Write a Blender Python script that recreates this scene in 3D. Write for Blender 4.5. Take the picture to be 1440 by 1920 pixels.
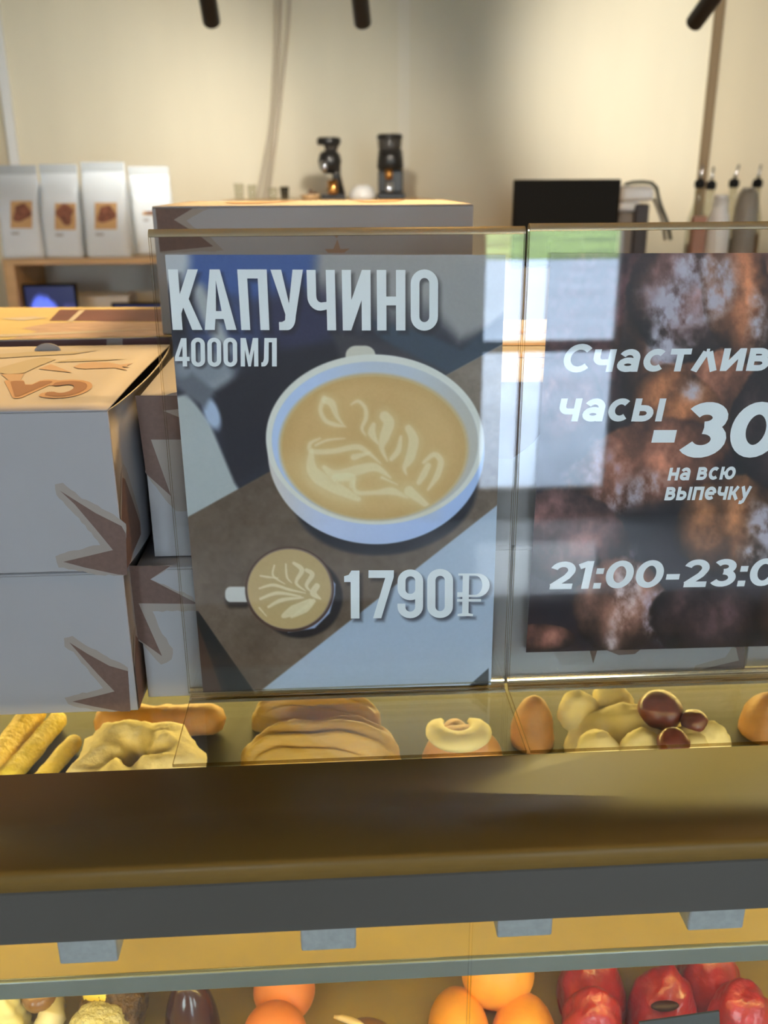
import bpy, bmesh, math, random
import numpy as np
from mathutils import Vector, Matrix
from mathutils.geometry import tessellate_polygon

for o in list(bpy.data.objects):
    bpy.data.objects.remove(o)
S = bpy.context.scene
C = bpy.context.collection
rng = np.random.default_rng(7)
random.seed(7)
PI = math.pi

# ------------------------------------------------------------------ camera
FPX = 1720.0
PITCH, YAW, ROLL = math.radians(19.8), math.radians(3.2), math.radians(0.34)
EYE = np.array([0.0, 0.0, 1.54])
FW = np.array([math.sin(YAW) * math.cos(PITCH), math.cos(YAW) * math.cos(PITCH), -math.sin(PITCH)])
R0 = np.array([math.cos(YAW), -math.sin(YAW), 0.0])
U0 = np.cross(R0, FW)
RT = R0 * math.cos(ROLL) - U0 * math.sin(ROLL)
UP = U0 * math.cos(ROLL) + R0 * math.sin(ROLL)
cam = bpy.data.cameras.new('camera')
co = bpy.data.objects.new('camera', cam)
C.objects.link(co)
S.camera = co
co.matrix_world = Matrix(((RT[0], UP[0], -FW[0], EYE[0]), (RT[1], UP[1], -FW[1], EYE[1]),
                          (RT[2], UP[2], -FW[2], EYE[2]), (0, 0, 0, 1)))
cam.sensor_fit = 'VERTICAL'
cam.sensor_height = 36.0
cam.sensor_width = 27.0
cam.lens = FPX / 1920 * 36.0
cam.clip_start = 0.01
cam.dof.use_dof = True
cam.dof.focus_distance = 0.60
cam.dof.aperture_fstop = 8.0

S.view_settings.view_transform = 'Standard'
S.view_settings.look = 'None'
S.view_settings.gamma = 1.0
S.view_settings.use_curve_mapping = False
S.view_settings.exposure = 0.0
S.cycles.transparent_max_bounces = 24
S.cycles.max_bounces = 10

# ------------------------------------------------------------------ sky (daylight comes in through the shop front)
W = bpy.data.worlds.new('sky')
S.world = W
W.use_nodes = True
bg = W.node_tree.nodes['Background']
bg.inputs['Color'].default_value = (0.76, 0.88, 1.0, 1)
bg.inputs['Strength'].default_value = 17.0


def area(name, loc, rot, sx, sy, watts, col, portal=False):
    l = bpy.data.lights.new(name, 'AREA')
    l.shape = 'RECTANGLE'
    l.size, l.size_y = sx, sy
    l.energy = watts
    l.color = col
    if portal:
        l.cycles.is_portal = True
    o = bpy.data.objects.new(name, l)
    o.location = loc
    o.rotation_euler = rot
    C.objects.link(o)
    return o


# ------------------------------------------------------------------ pixel helpers
def ray(x, y):
    return FW + RT * (x - 720) / FPX + UP * (960 - y) / FPX


def onz(x, y, z):
    d = ray(x, y)
    return EYE + d * ((z - EYE[2]) / d[2])


def ony(x, y, Y):
    d = ray(x, y)
    return EYE + d * (Y / d[1])


def onplane(x, y, p0, n):
    d = ray(x, y)
    return EYE + d * (np.dot(np.asarray(p0) - EYE, n) / np.dot(d, n))


def proj(P):
    V = np.asarray(P) - EYE
    z = V @ FW
    return 720 + FPX * (V @ RT) / z, 960 - FPX * (V @ UP) / z


def pxm(P):
    return float((np.asarray(P) - EYE) @ FW) / FPX     # metres in one pixel at P


# ------------------------------------------------------------------ materials
MATS = {}


def lin(c):
    c = np.asarray(c, float) / 255.0
    return np.where(c <= 0.04045, c / 12.92, ((c + 0.055) / 1.055) ** 2.4)


def mat(name, col, rough=0.5, metal=0.0, spec=0.5, var=0.0, vscale=40.0, bump=0.0, bscale=200.0, stretch=None,
        emit=None, estr=0.0, sss=0.0, trans=0.0, coat=0.0, col2=None):
    m = bpy.data.materials.new(name)
    m.use_nodes = True
    nt = m.node_tree
    b = nt.nodes['Principled BSDF']
    b.inputs['Base Color'].default_value = (*col, 1)
    b.inputs['Roughness'].default_value = rough
    b.inputs['Metallic'].default_value = metal
    b.inputs['Specular IOR Level'].default_value = spec
    if coat:
        b.inputs['Coat Weight'].default_value = coat
        b.inputs['Coat Roughness'].default_value = 0.1
    if sss:
        b.inputs['Subsurface Weight'].default_value = sss
        b.inputs['Subsurface Radius'].default_value = (0.01, 0.006, 0.003)
        b.inputs['Subsurface Scale'].default_value = 0.5
    if trans:
        b.inputs['Transmission Weight'].default_value = trans
    if emit is not None:
        b.inputs['Emission Color'].default_value = (*emit, 1)
        b.inputs['Emission Strength'].default_value = estr
    if var or bump or col2 is not None:
        tc = nt.nodes.new('ShaderNodeTexCoord')
        mp = nt.nodes.new('ShaderNodeMapping')
        if stretch:
            mp.inputs['Scale'].default_value = stretch
        nt.links.new(tc.outputs['Object'], mp.inputs['Vector'])
    if var or col2 is not None:
        n = nt.nodes.new('ShaderNodeTexNoise')
        n.inputs['Scale'].default_value = vscale
        n.inputs['Detail'].default_value = 5
        nt.links.new(mp.outputs['Vector'], n.inputs['Vector'])
        r = nt.nodes.new('ShaderNodeValToRGB')
        r.color_ramp.elements[0].position = 0.32
        r.color_ramp.elements[1].position = 0.68
        a = np.array(col)
        lo, hi = (a * (1 - var), np.minimum(a * (1 + var), 1)) if col2 is None else (a, np.array(col2))
        r.color_ramp.elements[0].color = (*lo, 1)
        r.color_ramp.elements[1].color = (*hi, 1)
        nt.links.new(n.outputs['Fac'], r.inputs['Fac'])
        nt.links.new(r.outputs['Color'], b.inputs['Base Color'])
    if bump:
        n2 = nt.nodes.new('ShaderNodeTexNoise')
        n2.inputs['Scale'].default_value = bscale
        n2.inputs['Detail'].default_value = 4
        nt.links.new(mp.outputs['Vector'], n2.inputs['Vector'])
        bp = nt.nodes.new('ShaderNodeBump')
        bp.inputs['Strength'].default_value = bump
        bp.inputs['Distance'].default_value = 0.004
        nt.links.new(n2.outputs['Fac'], bp.inputs['Height'])
        nt.links.new(bp.outputs['Normal'], b.inputs['Normal'])
    MATS[name] = m
    return m


def printmat(name, rough=0.45, spec=0.35):
    m = bpy.data.materials.new(name)
    m.use_nodes = True
    nt = m.node_tree
    b = nt.nodes['Principled BSDF']
    a = nt.nodes.new('ShaderNodeAttribute')
    a.attribute_name = 'print'
    nt.links.new(a.outputs['Color'], b.inputs['Base Color'])
    b.inputs['Roughness'].default_value = rough
    b.inputs['Specular IOR Level'].default_value = spec
    return m


def thin(name, tint=(1, 1, 1), f0=0.042, rough=0.0):
    """clear sheet: Schlick reflection over straight transmission on each face of the slab"""
    m = bpy.data.materials.new(name)
    m.use_nodes = True
    nt = m.node_tree
    nt.nodes.remove(nt.nodes['Principled BSDF'])
    out = nt.nodes['Material Output']
    g = nt.nodes.new('ShaderNodeNewGeometry')
    dt = nt.nodes.new('ShaderNodeVectorMath')
    dt.operation = 'DOT_PRODUCT'
    nt.links.new(g.outputs['Incoming'], dt.inputs[0])
    nt.links.new(g.outputs['Normal'], dt.inputs[1])

    def math_(op, a, b):
        n = nt.nodes.new('ShaderNodeMath')
        n.operation = op
        for i, v in enumerate((a, b)):
            if v is None:
                continue
            if isinstance(v, (int, float)):
                n.inputs[i].default_value = v
            else:
                nt.links.new(v, n.inputs[i])
        return n.outputs[0]
    c = math_('ABSOLUTE', dt.outputs['Value'], None)
    c = math_('SUBTRACT', 1.0, c)
    c = math_('POWER', c, 5.0)
    c = math_('MULTIPLY', c, 1 - f0)
    c = math_('ADD', c, f0)
    t = nt.nodes.new('ShaderNodeBsdfTransparent')
    t.inputs['Color'].default_value = (*tint, 1)
    gl = nt.nodes.new('ShaderNodeBsdfGlossy')
    gl.inputs['Roughness'].default_value = rough
    mx = nt.nodes.new('ShaderNodeMixShader')
    nt.links.new(c, mx.inputs['Fac'])
    nt.links.new(t.outputs[0], mx.inputs[1])
    nt.links.new(gl.outputs[0], mx.inputs[2])
    nt.links.new(mx.outputs[0], out.inputs['Surface'])
    return m


def edgemat(name, col, tcol, fac):
    """cut and folded rims of clear acrylic: half mirror, half clear, warm reflections put into the tint"""
    m = bpy.data.materials.new(name)
    m.use_nodes = True
    nt = m.node_tree
    nt.nodes.remove(nt.nodes['Principled BSDF'])
    out = nt.nodes['Material Output']
    t = nt.nodes.new('ShaderNodeBsdfTransparent')
    t.inputs['Color'].default_value = (*tcol, 1)
    gl = nt.nodes.new('ShaderNodeBsdfGlossy')
    gl.inputs['Color'].default_value = (*col, 1)
    gl.inputs['Roughness'].default_value = 0.12
    mx = nt.nodes.new('ShaderNodeMixShader')
    mx.inputs['Fac'].default_value = fac
    nt.links.new(t.outputs[0], mx.inputs[1])
    nt.links.new(gl.outputs[0], mx.inputs[2])
    nt.links.new(mx.outputs[0], out.inputs['Surface'])
    return m


# ------------------------------------------------------------------ object helpers
def tag(o, label=None, cat=None, group=None, kind=None):
    if label:
        o['label'] = label
    if cat:
        o['category'] = cat
    if group:
        o['group'] = group
    if kind:
        o['kind'] = kind
    return o


def empty(name, loc=(0, 0, 0), rz=0.0):
    o = bpy.data.objects.new(name, None)
    o.empty_display_size = 0.02
    o.location = [float(v) for v in loc]
    o.rotation_euler = (0, 0, rz)
    C.objects.link(o)
    return o


def link(name, me, m=None, parent=None, smooth=False):
    if m is not None:
        for mm in (m if isinstance(m, (list, tuple)) else [m]):
            me.materials.append(mm)
    o = bpy.data.objects.new(name, me)
    C.objects.link(o)
    if parent is not None:
        o.parent = parent
        if parent.type == 'EMPTY':                                  # meshes are given in world space
            o.matrix_parent_inverse = (Matrix.Translation(parent.location) @ Matrix.Rotation(parent.rotation_euler.z, 4, 'Z')).inverted()
    if smooth:
        me.polygons.foreach_set('use_smooth', np.ones(len(me.polygons), bool))
    return o


def mesh(name, V, F, m=None, parent=None, smooth=False):
    me = bpy.data.meshes.new(name)
    me.from_pydata([tuple(float(c) for c in v) for v in V], [], [tuple(int(i) for i in f) for f in F])
    me.update()
    return link(name, me, m, parent, smooth)


def from_bm(name, bm, m=None, parent=None, smooth=False):
    me = bpy.data.meshes.new(name)
    bmesh.ops.recalc_face_normals(bm, faces=bm.faces[:])
    bm.to_mesh(me)
    bm.free()
    return link(name, me, m, parent, smooth)


def box_bm(x0, x1, y0, y1, z0, z1, bev=0.0, seg=2, bm=None):
    b2 = bmesh.new()
    bmesh.ops.create_cube(b2, size=1.0)
    for v in b2.verts:
        v.co = Vector((x0 + (v.co.x + .5) * (x1 - x0), y0 + (v.co.y + .5) * (y1 - y0), z0 + (v.co.z + .5) * (z1 - z0)))
    if bev:
        bmesh.ops.bevel(b2, geom=b2.edges[:] + b2.verts[:], offset=bev, segments=seg, profile=0.5, affect='EDGES')
    if bm is None:
        return b2
    tmp = bpy.data.meshes.new('tmp')
    b2.to_mesh(tmp)
    bm.from_mesh(tmp)
    bpy.data.meshes.remove(tmp)
    b2.free()
    return bm


def box(name, x0, x1, y0, y1, z0, z1, m, parent=None, bev=0.0, seg=2):
    return from_bm(name, box_bm(x0, x1, y0, y1, z0, z1, bev, seg), m, parent)


def lathe_VF(prof, n=32, c=(0, 0, 0), ax=None):
    V, F = [], []
    k = len(prof)
    for i in range(n):
        a = 2 * PI * i / n
        for r, z in prof:
            V.append((c[0] + r * math.cos(a), c[1] + r * math.sin(a), c[2] + z))
    for i in range(n):
        for j in range(k - 1):
            a, b = i * k + j, ((i + 1) % n) * k + j
            F.append((a, b, b + 1, a + 1))
    return V, F


def lathe(name, prof, c, m, parent=None, n=32, smooth=True, rot=None):
    V, F = lathe_VF(prof, n)
    if rot is not None:
        V = [rot @ Vector(v) for v in V]
    V = [(v[0] + c[0], v[1] + c[1], v[2] + c[2]) for v in V]
    return mesh(name, V, F, m, parent, smooth)


def tube(name, pts, r, m, parent=None, n=10, smooth=True):
    P = [Vector([float(c) for c in p]) for p in pts]
    V, F = [], []
    prev = Vector((0.3, 0.9, 0.2))
    for i, p in enumerate(P):
        t = (P[min(i + 1, len(P) - 1)] - P[max(i - 1, 0)]).normalized()
        a = t.cross(prev)
        if a.length < 1e-4:
            a = t.cross(Vector((1, 0, 0)))
        a.normalize()
        b = t.cross(a)
        prev = b.cross(t) if False else prev
        rr = r[i] if isinstance(r, (list, tuple)) else r
        for k in range(n):
            w = 2 * PI * k / n
            V.append(p + a * rr * math.cos(w) + b * rr * math.sin(w))
    for i in range(len(P) - 1):
        for k in range(n):
            F.append((i * n + k, i * n + (k + 1) % n, (i + 1) * n + (k + 1) % n, (i + 1) * n + k))
    F.append(tuple(range(n))[::-1])
    F.append(tuple((len(P) - 1) * n + k for k in range(n)))
    return mesh(name, V, F, m, parent, smooth)


_PERM = np.random.default_rng(11).permutation(1024)
_VAL = np.random.default_rng(12).uniform(-1, 1, 1024)


def vnoise(P, freq, seed=0, oct=4):
    """lattice value noise, about -1..1 (P: N x 2 or N x 3); freq in radians per unit"""
    P = np.asarray(P, float)
    if P.shape[1] == 2:
        P = np.concatenate([P, np.zeros((len(P), 1))], 1)
    out, amp, tot = np.zeros(len(P)), 1.0, 0.0
    f = freq / 3.0
    for o_ in range(oct):
        Q = P * f + np.array([17.3, 5.1, 9.7]) * (seed * 3 + o_ + 1)
        I = np.floor(Q).astype(int)
        T = Q - I
        T = T * T * (3 - 2 * T)
        acc = np.zeros(len(P))
        for dx in (0, 1):
            for dy in (0, 1):
                for dz in (0, 1):
                    h = _VAL[_PERM[(_PERM[(_PERM[(I[:, 0] + dx) % 1024] + I[:, 1] + dy) % 1024] + I[:, 2] + dz) % 1024]]
                    w = (T[:, 0] if dx else 1 - T[:, 0]) * (T[:, 1] if dy else 1 - T[:, 1]) * (T[:, 2] if dz else 1 - T[:, 2])
                    acc += h * w
        out += amp * acc
        tot += amp
        amp *= .55
        f *= 2.03
    return out / tot * 1.5


def smooth(e0, e1, x):
    t = np.clip((x - e0) / (e1 - e0), 0, 1)
    return t * t * (3 - 2 * t)


def blob(name, c, size, m, parent=None, rz=0.0, tilt=0.0, amp=0.0, freq=60.0, seed=0, sub=4, fn=None, flat=None):
    bm = bmesh.new()
    bmesh.ops.create_icosphere(bm, subdivisions=sub, radius=1.0)
    V = np.array([v.co[:] for v in bm.verts])
    U = V.copy()
    if flat is not None:
        V[:, 2] = np.maximum(V[:, 2], flat)
    V = V * np.asarray(size)
    if fn is not None:
        V = fn(V, U)
    if amp:
        V += U * (amp * vnoise(V, freq, seed))[:, None]
    if flat is not None:
        V[:, 2] = np.maximum(V[:, 2], 0.0)
    Rm = np.array(Matrix.Rotation(rz, 3, 'Z') @ Matrix.Rotation(tilt, 3, 'X'))
    V = V @ Rm.T + np.asarray(c)
    for v, p in zip(bm.verts, V):
        v.co = p
    return from_bm(name, bm, m, parent, True)


def poly_mesh(name, loops_list, to3, m, parent=None, lift=0.0):
    """flat print: each item (outer, hole, ...) of 2D loops is filled and sent to space by to3"""
    V, F = [], []
    for gi, loops in enumerate(loops_list):
        base = len(V)
        L3 = [[Vector((p[0], p[1], 0)) for p in l] for l in loops]
        flatl = [p for l in loops for p in l]
        tris = tessellate_polygon(L3)
        V += [to3(p[0], p[1], lift + gi * 2e-6) for p in flatl]
        F += [tuple(base + i for i in t) for t in tris]
    return mesh(name, V, F, m, parent)


def grid_print(name, P00, P10, P01, nx, ny, painter, m, parent=None, off=None):
    """sheet with a printed colour at every vertex"""
    P00, P10, P01 = map(np.asarray, (P00, P10, P01))
    u, v = np.meshgrid(np.linspace(0, 1, nx + 1), np.linspace(0, 1, ny + 1))
    u, v = u.ravel(), v.ravel()
    P = P00 + u[:, None] * (P10 - P00) + v[:, None] * (P01 - P00)
    if off is not None:
        P = P + off(u, v)
    x, y = proj(P)
    col = painter(x, y, u, v)
    idx = np.arange((nx + 1) * (ny + 1)).reshape(ny + 1, nx + 1)
    q = np.stack([idx[:-1, :-1], idx[:-1, 1:], idx[1:, 1:], idx[1:, :-1]], -1).reshape(-1, 4)
    me = bpy.data.meshes.new(name)
    me.vertices.add(len(P))
    me.vertices.foreach_set('co', P.astype(np.float32).ravel())
    me.loops.add(q.size)
    me.loops.foreach_set('vertex_index', q.astype(np.int32).ravel())
    me.polygons.add(len(q))
    me.polygons.foreach_set('loop_start', (np.arange(len(q)) * 4).astype(np.int32))
    me.update(calc_edges=True)
    at = me.attributes.new('print', 'FLOAT_COLOR', 'POINT')
    at.data.foreach_set('color', np.concatenate([col, np.ones((len(col), 1))], 1).astype(np.float32).ravel())
    return link(name, me, m, parent)


def copy_tree(o, parent=None):
    c = o.copy()
    C.objects.link(c)
    if parent is not None:
        c.parent = parent
    for ch in list(o.children):
        copy_tree(ch, c)
    return c


# ------------------------------------------------------------------ material library
m_wall = mat('pale plywood', (0.78, 0.71, 0.54), 0.6, var=0.025, vscale=2.0, stretch=(3, 3, 0.6))
m_wallb = mat('beige plywood', (0.66, 0.57, 0.40), 0.55, var=0.025, vscale=2.0, stretch=(3, 3, 0.6))
m_ceil = mat('grey ceiling paint', (0.42, 0.40, 0.37), 0.8)
m_floor = mat('pale floor tile', (0.55, 0.56, 0.58), 0.12, var=0.1, vscale=4)
m_white = mat('white paint', (0.80, 0.80, 0.78), 0.45)
m_jointdark = mat('backing and joint shade', (0.20, 0.135, 0.07), 0.6)
m_batten = mat('light batten', (0.80, 0.74, 0.60), 0.6)
m_black = mat('black plastic', (0.006, 0.006, 0.006), 0.6, spec=.15)
m_blackm = mat('black lacquered metal', (0.015, 0.015, 0.015), 0.35, metal=0.0)
m_steel = mat('steel', (0.55, 0.55, 0.55), 0.25, metal=1.0)
m_wood = mat('light oak board', (0.60, 0.40, 0.20), 0.5, var=0.12, vscale=8, stretch=(0.6, 4, 4))
m_woodin = mat('dark oak board', (0.26, 0.16, 0.085), 0.6, var=0.12, vscale=8, stretch=(4, 4, 0.6))
m_bag = mat('white matte foil', (0.72, 0.79, 0.86), 0.42, var=0.02, vscale=12, bump=0.25, bscale=25)
m_seal = mat('grey foil seal', (0.46, 0.51, 0.55), 0.45)
m_lab = mat('tan label', (0.62, 0.38, 0.17), 0.6)
m_labb = mat('brown red print', (0.24, 0.085, 0.045), 0.6, var=0.35, vscale=90)
m_ink = mat('grey ink', (0.42, 0.43, 0.45), 0.6)
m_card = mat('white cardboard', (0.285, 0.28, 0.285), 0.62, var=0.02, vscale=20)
m_cardin = mat('cardboard underside', (0.40, 0.36, 0.30), 0.7)
m_star = mat('brown star print', (0.110, 0.062, 0.045), 0.6, var=0.10, vscale=300)
m_halo = mat('tan halo print', (0.25, 0.215, 0.185), 0.6, var=0.03, vscale=60)
m_lidtan = mat('pale tan print', (0.27, 0.20, 0.155), 0.6)
m_lidgrn = mat('grey green print', (0.245, 0.23, 0.19), 0.6)
m_lidlet = mat('brown lettering', (0.16, 0.08, 0.05), 0.6)
m_lidhal = mat('ochre lettering outline', (0.28, 0.18, 0.12), 0.6)
m_acryl = thin('clear acrylic', (0.985, 0.985, 0.98))
m_glass = thin('case glass', (0.96, 0.975, 0.95))
m_edge = edgemat('acrylic fold', (1.0, 0.90, 0.64), (0.86, 0.76, 0.52), 0.7)  # gold tint puts the warm light caught in the fold into colour
m_cut = edgemat('acrylic cut edge', (0.75, 0.68, 0.52), (0.60, 0.52, 0.38), 0.30)
m_paper = printmat('printed paper')
m_letter = mat('white lettering', (0.80, 0.84, 0.83), 0.5, spec=0.3)
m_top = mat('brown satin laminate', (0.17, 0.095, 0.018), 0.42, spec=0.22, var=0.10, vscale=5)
m_rail = mat('grey metal rail', (0.060, 0.052, 0.040), 0.45, metal=0.1)
m_clip = mat('grey plastic clip', (0.26, 0.27, 0.25), 0.5, var=0.1, vscale=200)
m_shelf = mat('beige shelf laminate', (0.40, 0.30, 0.12), 0.5, var=0.08, vscale=12)
m_sedge = mat('blue grey shelf edge', (0.20, 0.22, 0.21), 0.35, metal=0.4)
m_case = mat('case body laminate', (0.32, 0.27, 0.20), 0.5)
m_led = mat('warm led strip', (1, 1, 1), 0.5, emit=(1.0, 0.74, 0.30), estr=2.0)
m_tray = mat('dark slate tray', (0.030, 0.028, 0.020), 0.55)

# ------------------------------------------------------------------ the room
box('floor', -4.2, 4.4, -3.1, 3.9, -0.1, 0.0, m_floor).update_tag()
tag(bpy.data.objects['floor'], kind='structure')
ZC = 2.26
tag(box('ceiling', -4.2, 4.4, -3.1, 3.9, ZC, ZC + 0.1, m_ceil), kind='structure')
YB = 3.8
xl = ony(32, 300, YB)[0]
xb = ony(757, 300, YB)[0]
xc = ony(1312, 300, YB)[0]
wb = empty('wall_back', (0, YB, 0))
tag(wb, kind='structure')
for a, b, mm in ((-4.2, xl - .012, m_wallb), (xl - .012, xb, m_wall), (xb, xc, m_wall), (xc + .03, 4.4, m_wallb)):
    box('panel', a + .0015, b - .0015, YB, YB + .018, 0, ZC, mm, wb)
box('backing', -4.2, 4.4, YB + .018, YB + .1, 0, ZC, m_jointdark, wb)
tag(box('trim_1', xl - .022, xl + .012, YB - .02, YB - .0005, 0, ZC - .001, m_white), kind='structure')
tag(box('trim_2', xb - .022, xb + .022, YB - .008, YB - .0005, 0, ZC - .001, m_batten), kind='structure')
tag(box('joint_shade_strip', xc - .004, xc + .026, YB - .030, YB - .0005, 0, ZC - .001, m_jointdark), kind='structure')  # dark strip stands for the shade in the wall joint
tag(box('wall_left', -4.3, -4.2, -3.1, 3.9, 0, ZC, m_wall), kind='structure')
tag(box('wall_right', 4.4, 4.5, -3.1, 3.9, 0, ZC, m_wall), kind='structure')
# shop front behind the viewer: door between dark piers, side openings added for fill
m_pier = mat('dark shop front', (0.10, 0.085, 0.08), 0.6)
wf = empty('wall_front', (0, -3.0, 0))
tag(wf, kind='structure')
OPEN = [(-2.15, -1.2, 0.7, 2.05), (0.66, 1.33, 0.06, 2.14), (2.3, 3.0, 0.7, 2.05)]
xs = -4.2
for a, b, z0, z1 in OPEN:
    box('pier', xs, a, -3.1, -3.0, 0, ZC, m_pier, wf)
    box('sill_wall', a, b, -3.1, -3.0, 0, z0, m_pier, wf)
    box('lintel', a, b, -3.1, -3.0, z1, ZC, m_pier, wf)
    area('window_portal', ((a + b) / 2, -2.99, (z0 + z1) / 2), (PI / 2, 0, PI), b - a, z1 - z0, 1.0, (1, 1, 1), portal=True)
    xs = b
box('pier', xs, 4.4, -3.1, -3.0, 0, ZC, m_pier, wf)
d1 = empty('door_1', (1.0, -3.05, 0))
tag(d1, kind='structure')
for a, b, z0, z1 in ((0.66, 0.69, 0.06, 2.14), (1.30, 1.33, 0.06, 2.14), (0.69, 1.30, 0.06, 0.14), (0.69, 1.30, 0.80, 0.85)):
    box('door_frame', a, b, -3.08, -3.03, z0, z1, m_pier, d1)
m_pave = mat('pale paving', (0.50, 0.56, 0.66), 0.8, var=0.12, vscale=1.2)
m_lawn = mat('lawn', (0.20, 0.27, 0.07), 0.9, var=0.5, vscale=.6)
m_kerb = mat('pale plaster', (0.62, 0.62, 0.60), 0.8)
tag(box('pavement', -30, 40, -19, -3.1, -0.15, -0.05, m_pave), kind='structure')
tag(box('street_lawn', -30, 40, -70, -19, -0.15, -0.02, m_lawn), kind='structure')

# ------------------------------------------------------------------ display case
ZG = 1.20            # top of the case glass
YF, YK = 0.398, 0.486  # front and back edge of the top rail
ZRB = 1.1525
ZS = 1.06            # upper shelf
ZL = 0.86            # lower shelf
CX0, CX1 = -1.05, 1.35
CY1 = 1.16
case = empty('display_case', (0.15, 0.8, 0))
tag(case, 'glass topped pastry display case with brown satin front ledge and grey rail', 'display case')
# brown ledge: rounded front edge
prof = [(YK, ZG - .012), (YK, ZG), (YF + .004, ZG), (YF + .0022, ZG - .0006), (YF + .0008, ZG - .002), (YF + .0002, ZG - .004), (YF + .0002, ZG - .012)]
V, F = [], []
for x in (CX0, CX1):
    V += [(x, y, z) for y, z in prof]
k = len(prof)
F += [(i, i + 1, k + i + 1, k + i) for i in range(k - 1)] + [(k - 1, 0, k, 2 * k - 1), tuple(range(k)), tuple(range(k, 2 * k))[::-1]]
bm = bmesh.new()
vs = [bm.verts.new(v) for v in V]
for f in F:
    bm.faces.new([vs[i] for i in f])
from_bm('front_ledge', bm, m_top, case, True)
prof = [(YF + .03, ZG - .0125), (YF + .0008, ZG - .0125), (YF, ZG - .0135), (YF, ZRB + .001), (YF + .001, ZRB), (YF + .03, ZRB)]
V, F = [], []
for x in (CX0, CX1):
    V += [(x, y, z) for y, z in prof]
k = len(prof)
F += [(i, (i + 1) % k, k + (i + 1) % k, k + i) for i in range(k)] + [tuple(range(k)), tuple(range(k, 2 * k))[::-1]]
bm = bmesh.new()
vs = [bm.verts.new(v) for v in V]
for f in F:
    bm.faces.new([vs[i] for i in f])
from_bm('front_rail', bm, m_rail, case)
box('glass_top', CX0, CX1, YK + .0003, CY1 - .02, ZG - .0065, ZG - .0005, m_glass, case)
for n, (a, b, yb) in enumerate(((115, 225, 1797), (565, 668, 1773), (930, 1032, 1748), (1285, 1388, 1735))):
    xa, xb_ = ony(a, yb, .404)[0], ony(b, yb, .404)[0]
    zb = ony((a + b) / 2, yb, .404)[2]
    box('glass_clip', xa, xb_, .4005, .4165, zb, ZRB - .0002, m_clip, case, .0012)
xj = ony(886, 1780, .403)[0]
for a, b in ((CX0, xj - .0008), (xj + .0008, CX1)):
    box('front_glass', a, b, .4075, .4125, 0.72, ZRB - .004, m_glass, case)
sh = box('upper_shelf', CX0 + .02, CX1 - .02, .466, CY1 - .02, ZS - .013, ZS, m_shelf, case)
box('edge_profile', CX0 + .02, CX1 - .02, .462, .4659, ZS - .0138, ZS + .0004, m_sedge, sh, .001)
sh = box('lower_shelf', CX0 + .02, CX1 - .02, .43, CY1 - .02, ZL - .012, ZL, m_shelf, case)
box('back_panel', CX0, CX1, CY1 - .02, CY1, 0.72, ZG - .0005, m_case, case)
for x in (CX0, CX1 - .02):
    box('side_panel', x, x + .02, .42, CY1 - .021, 0.72, ZG - .008, m_case, case)
box('base_cabinet', CX0, CX1, .40, CY1, 0.0, 0.7195, m_case, case, .004)
# led strips: the visible strip and its light, plus a back fill light
l1 = box('led_strip', CX0 + .05, CX1 - .05, .432, .446, ZG - .020, ZG - .0135, m_led, case)
l2 = box('led_strip', CX0 + .05, CX1 - .05, .470, .482, ZS - .0185, ZS - .0131, m_led, case)
LEDC = (1.0, 0.74, 0.22)
o = area('led_light_top', (0.15, .439, ZG - .0215), (math.radians(66), 0, 0), CX1 - CX0 - .1, .012, 3.6, LEDC)
o = area('led_light_low', (0.15, .476, ZS - .0195), (math.radians(14), 0, 0), CX1 - CX0 - .1, .012, 3.4, LEDC)
o = area('back_fill_light', (0.15, CY1 - .05, ZG - .03), (math.radians(-38), 0, 0), CX1 - CX0 - .1, .012, 17.0, LEDC)  # lamp without a strip, added to brighten the upper pastries

# ------------------------------------------------------------------ pastry boxes
BH = 0.1053


def jag(loop, step=9.0, amp=2.2, seed=1):
    """torn looking outline in pixels"""
    r = random.Random(seed)
    out = []
    for i, a in enumerate(loop):
        b = loop[(i + 1) % len(loop)]
        L = math.hypot(b[0] - a[0], b[1] - a[1])
        n = max(1, int(L / step))
        for k in range(n):
            t = k / n
            j = (r.uniform(-amp, amp), r.uniform(-amp, amp)) if k else (0, 0)
            out.append((a[0] + (b[0] - a[0]) * t + j[0], a[1] + (b[1] - a[1]) * t + j[1]))
    return out


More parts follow.
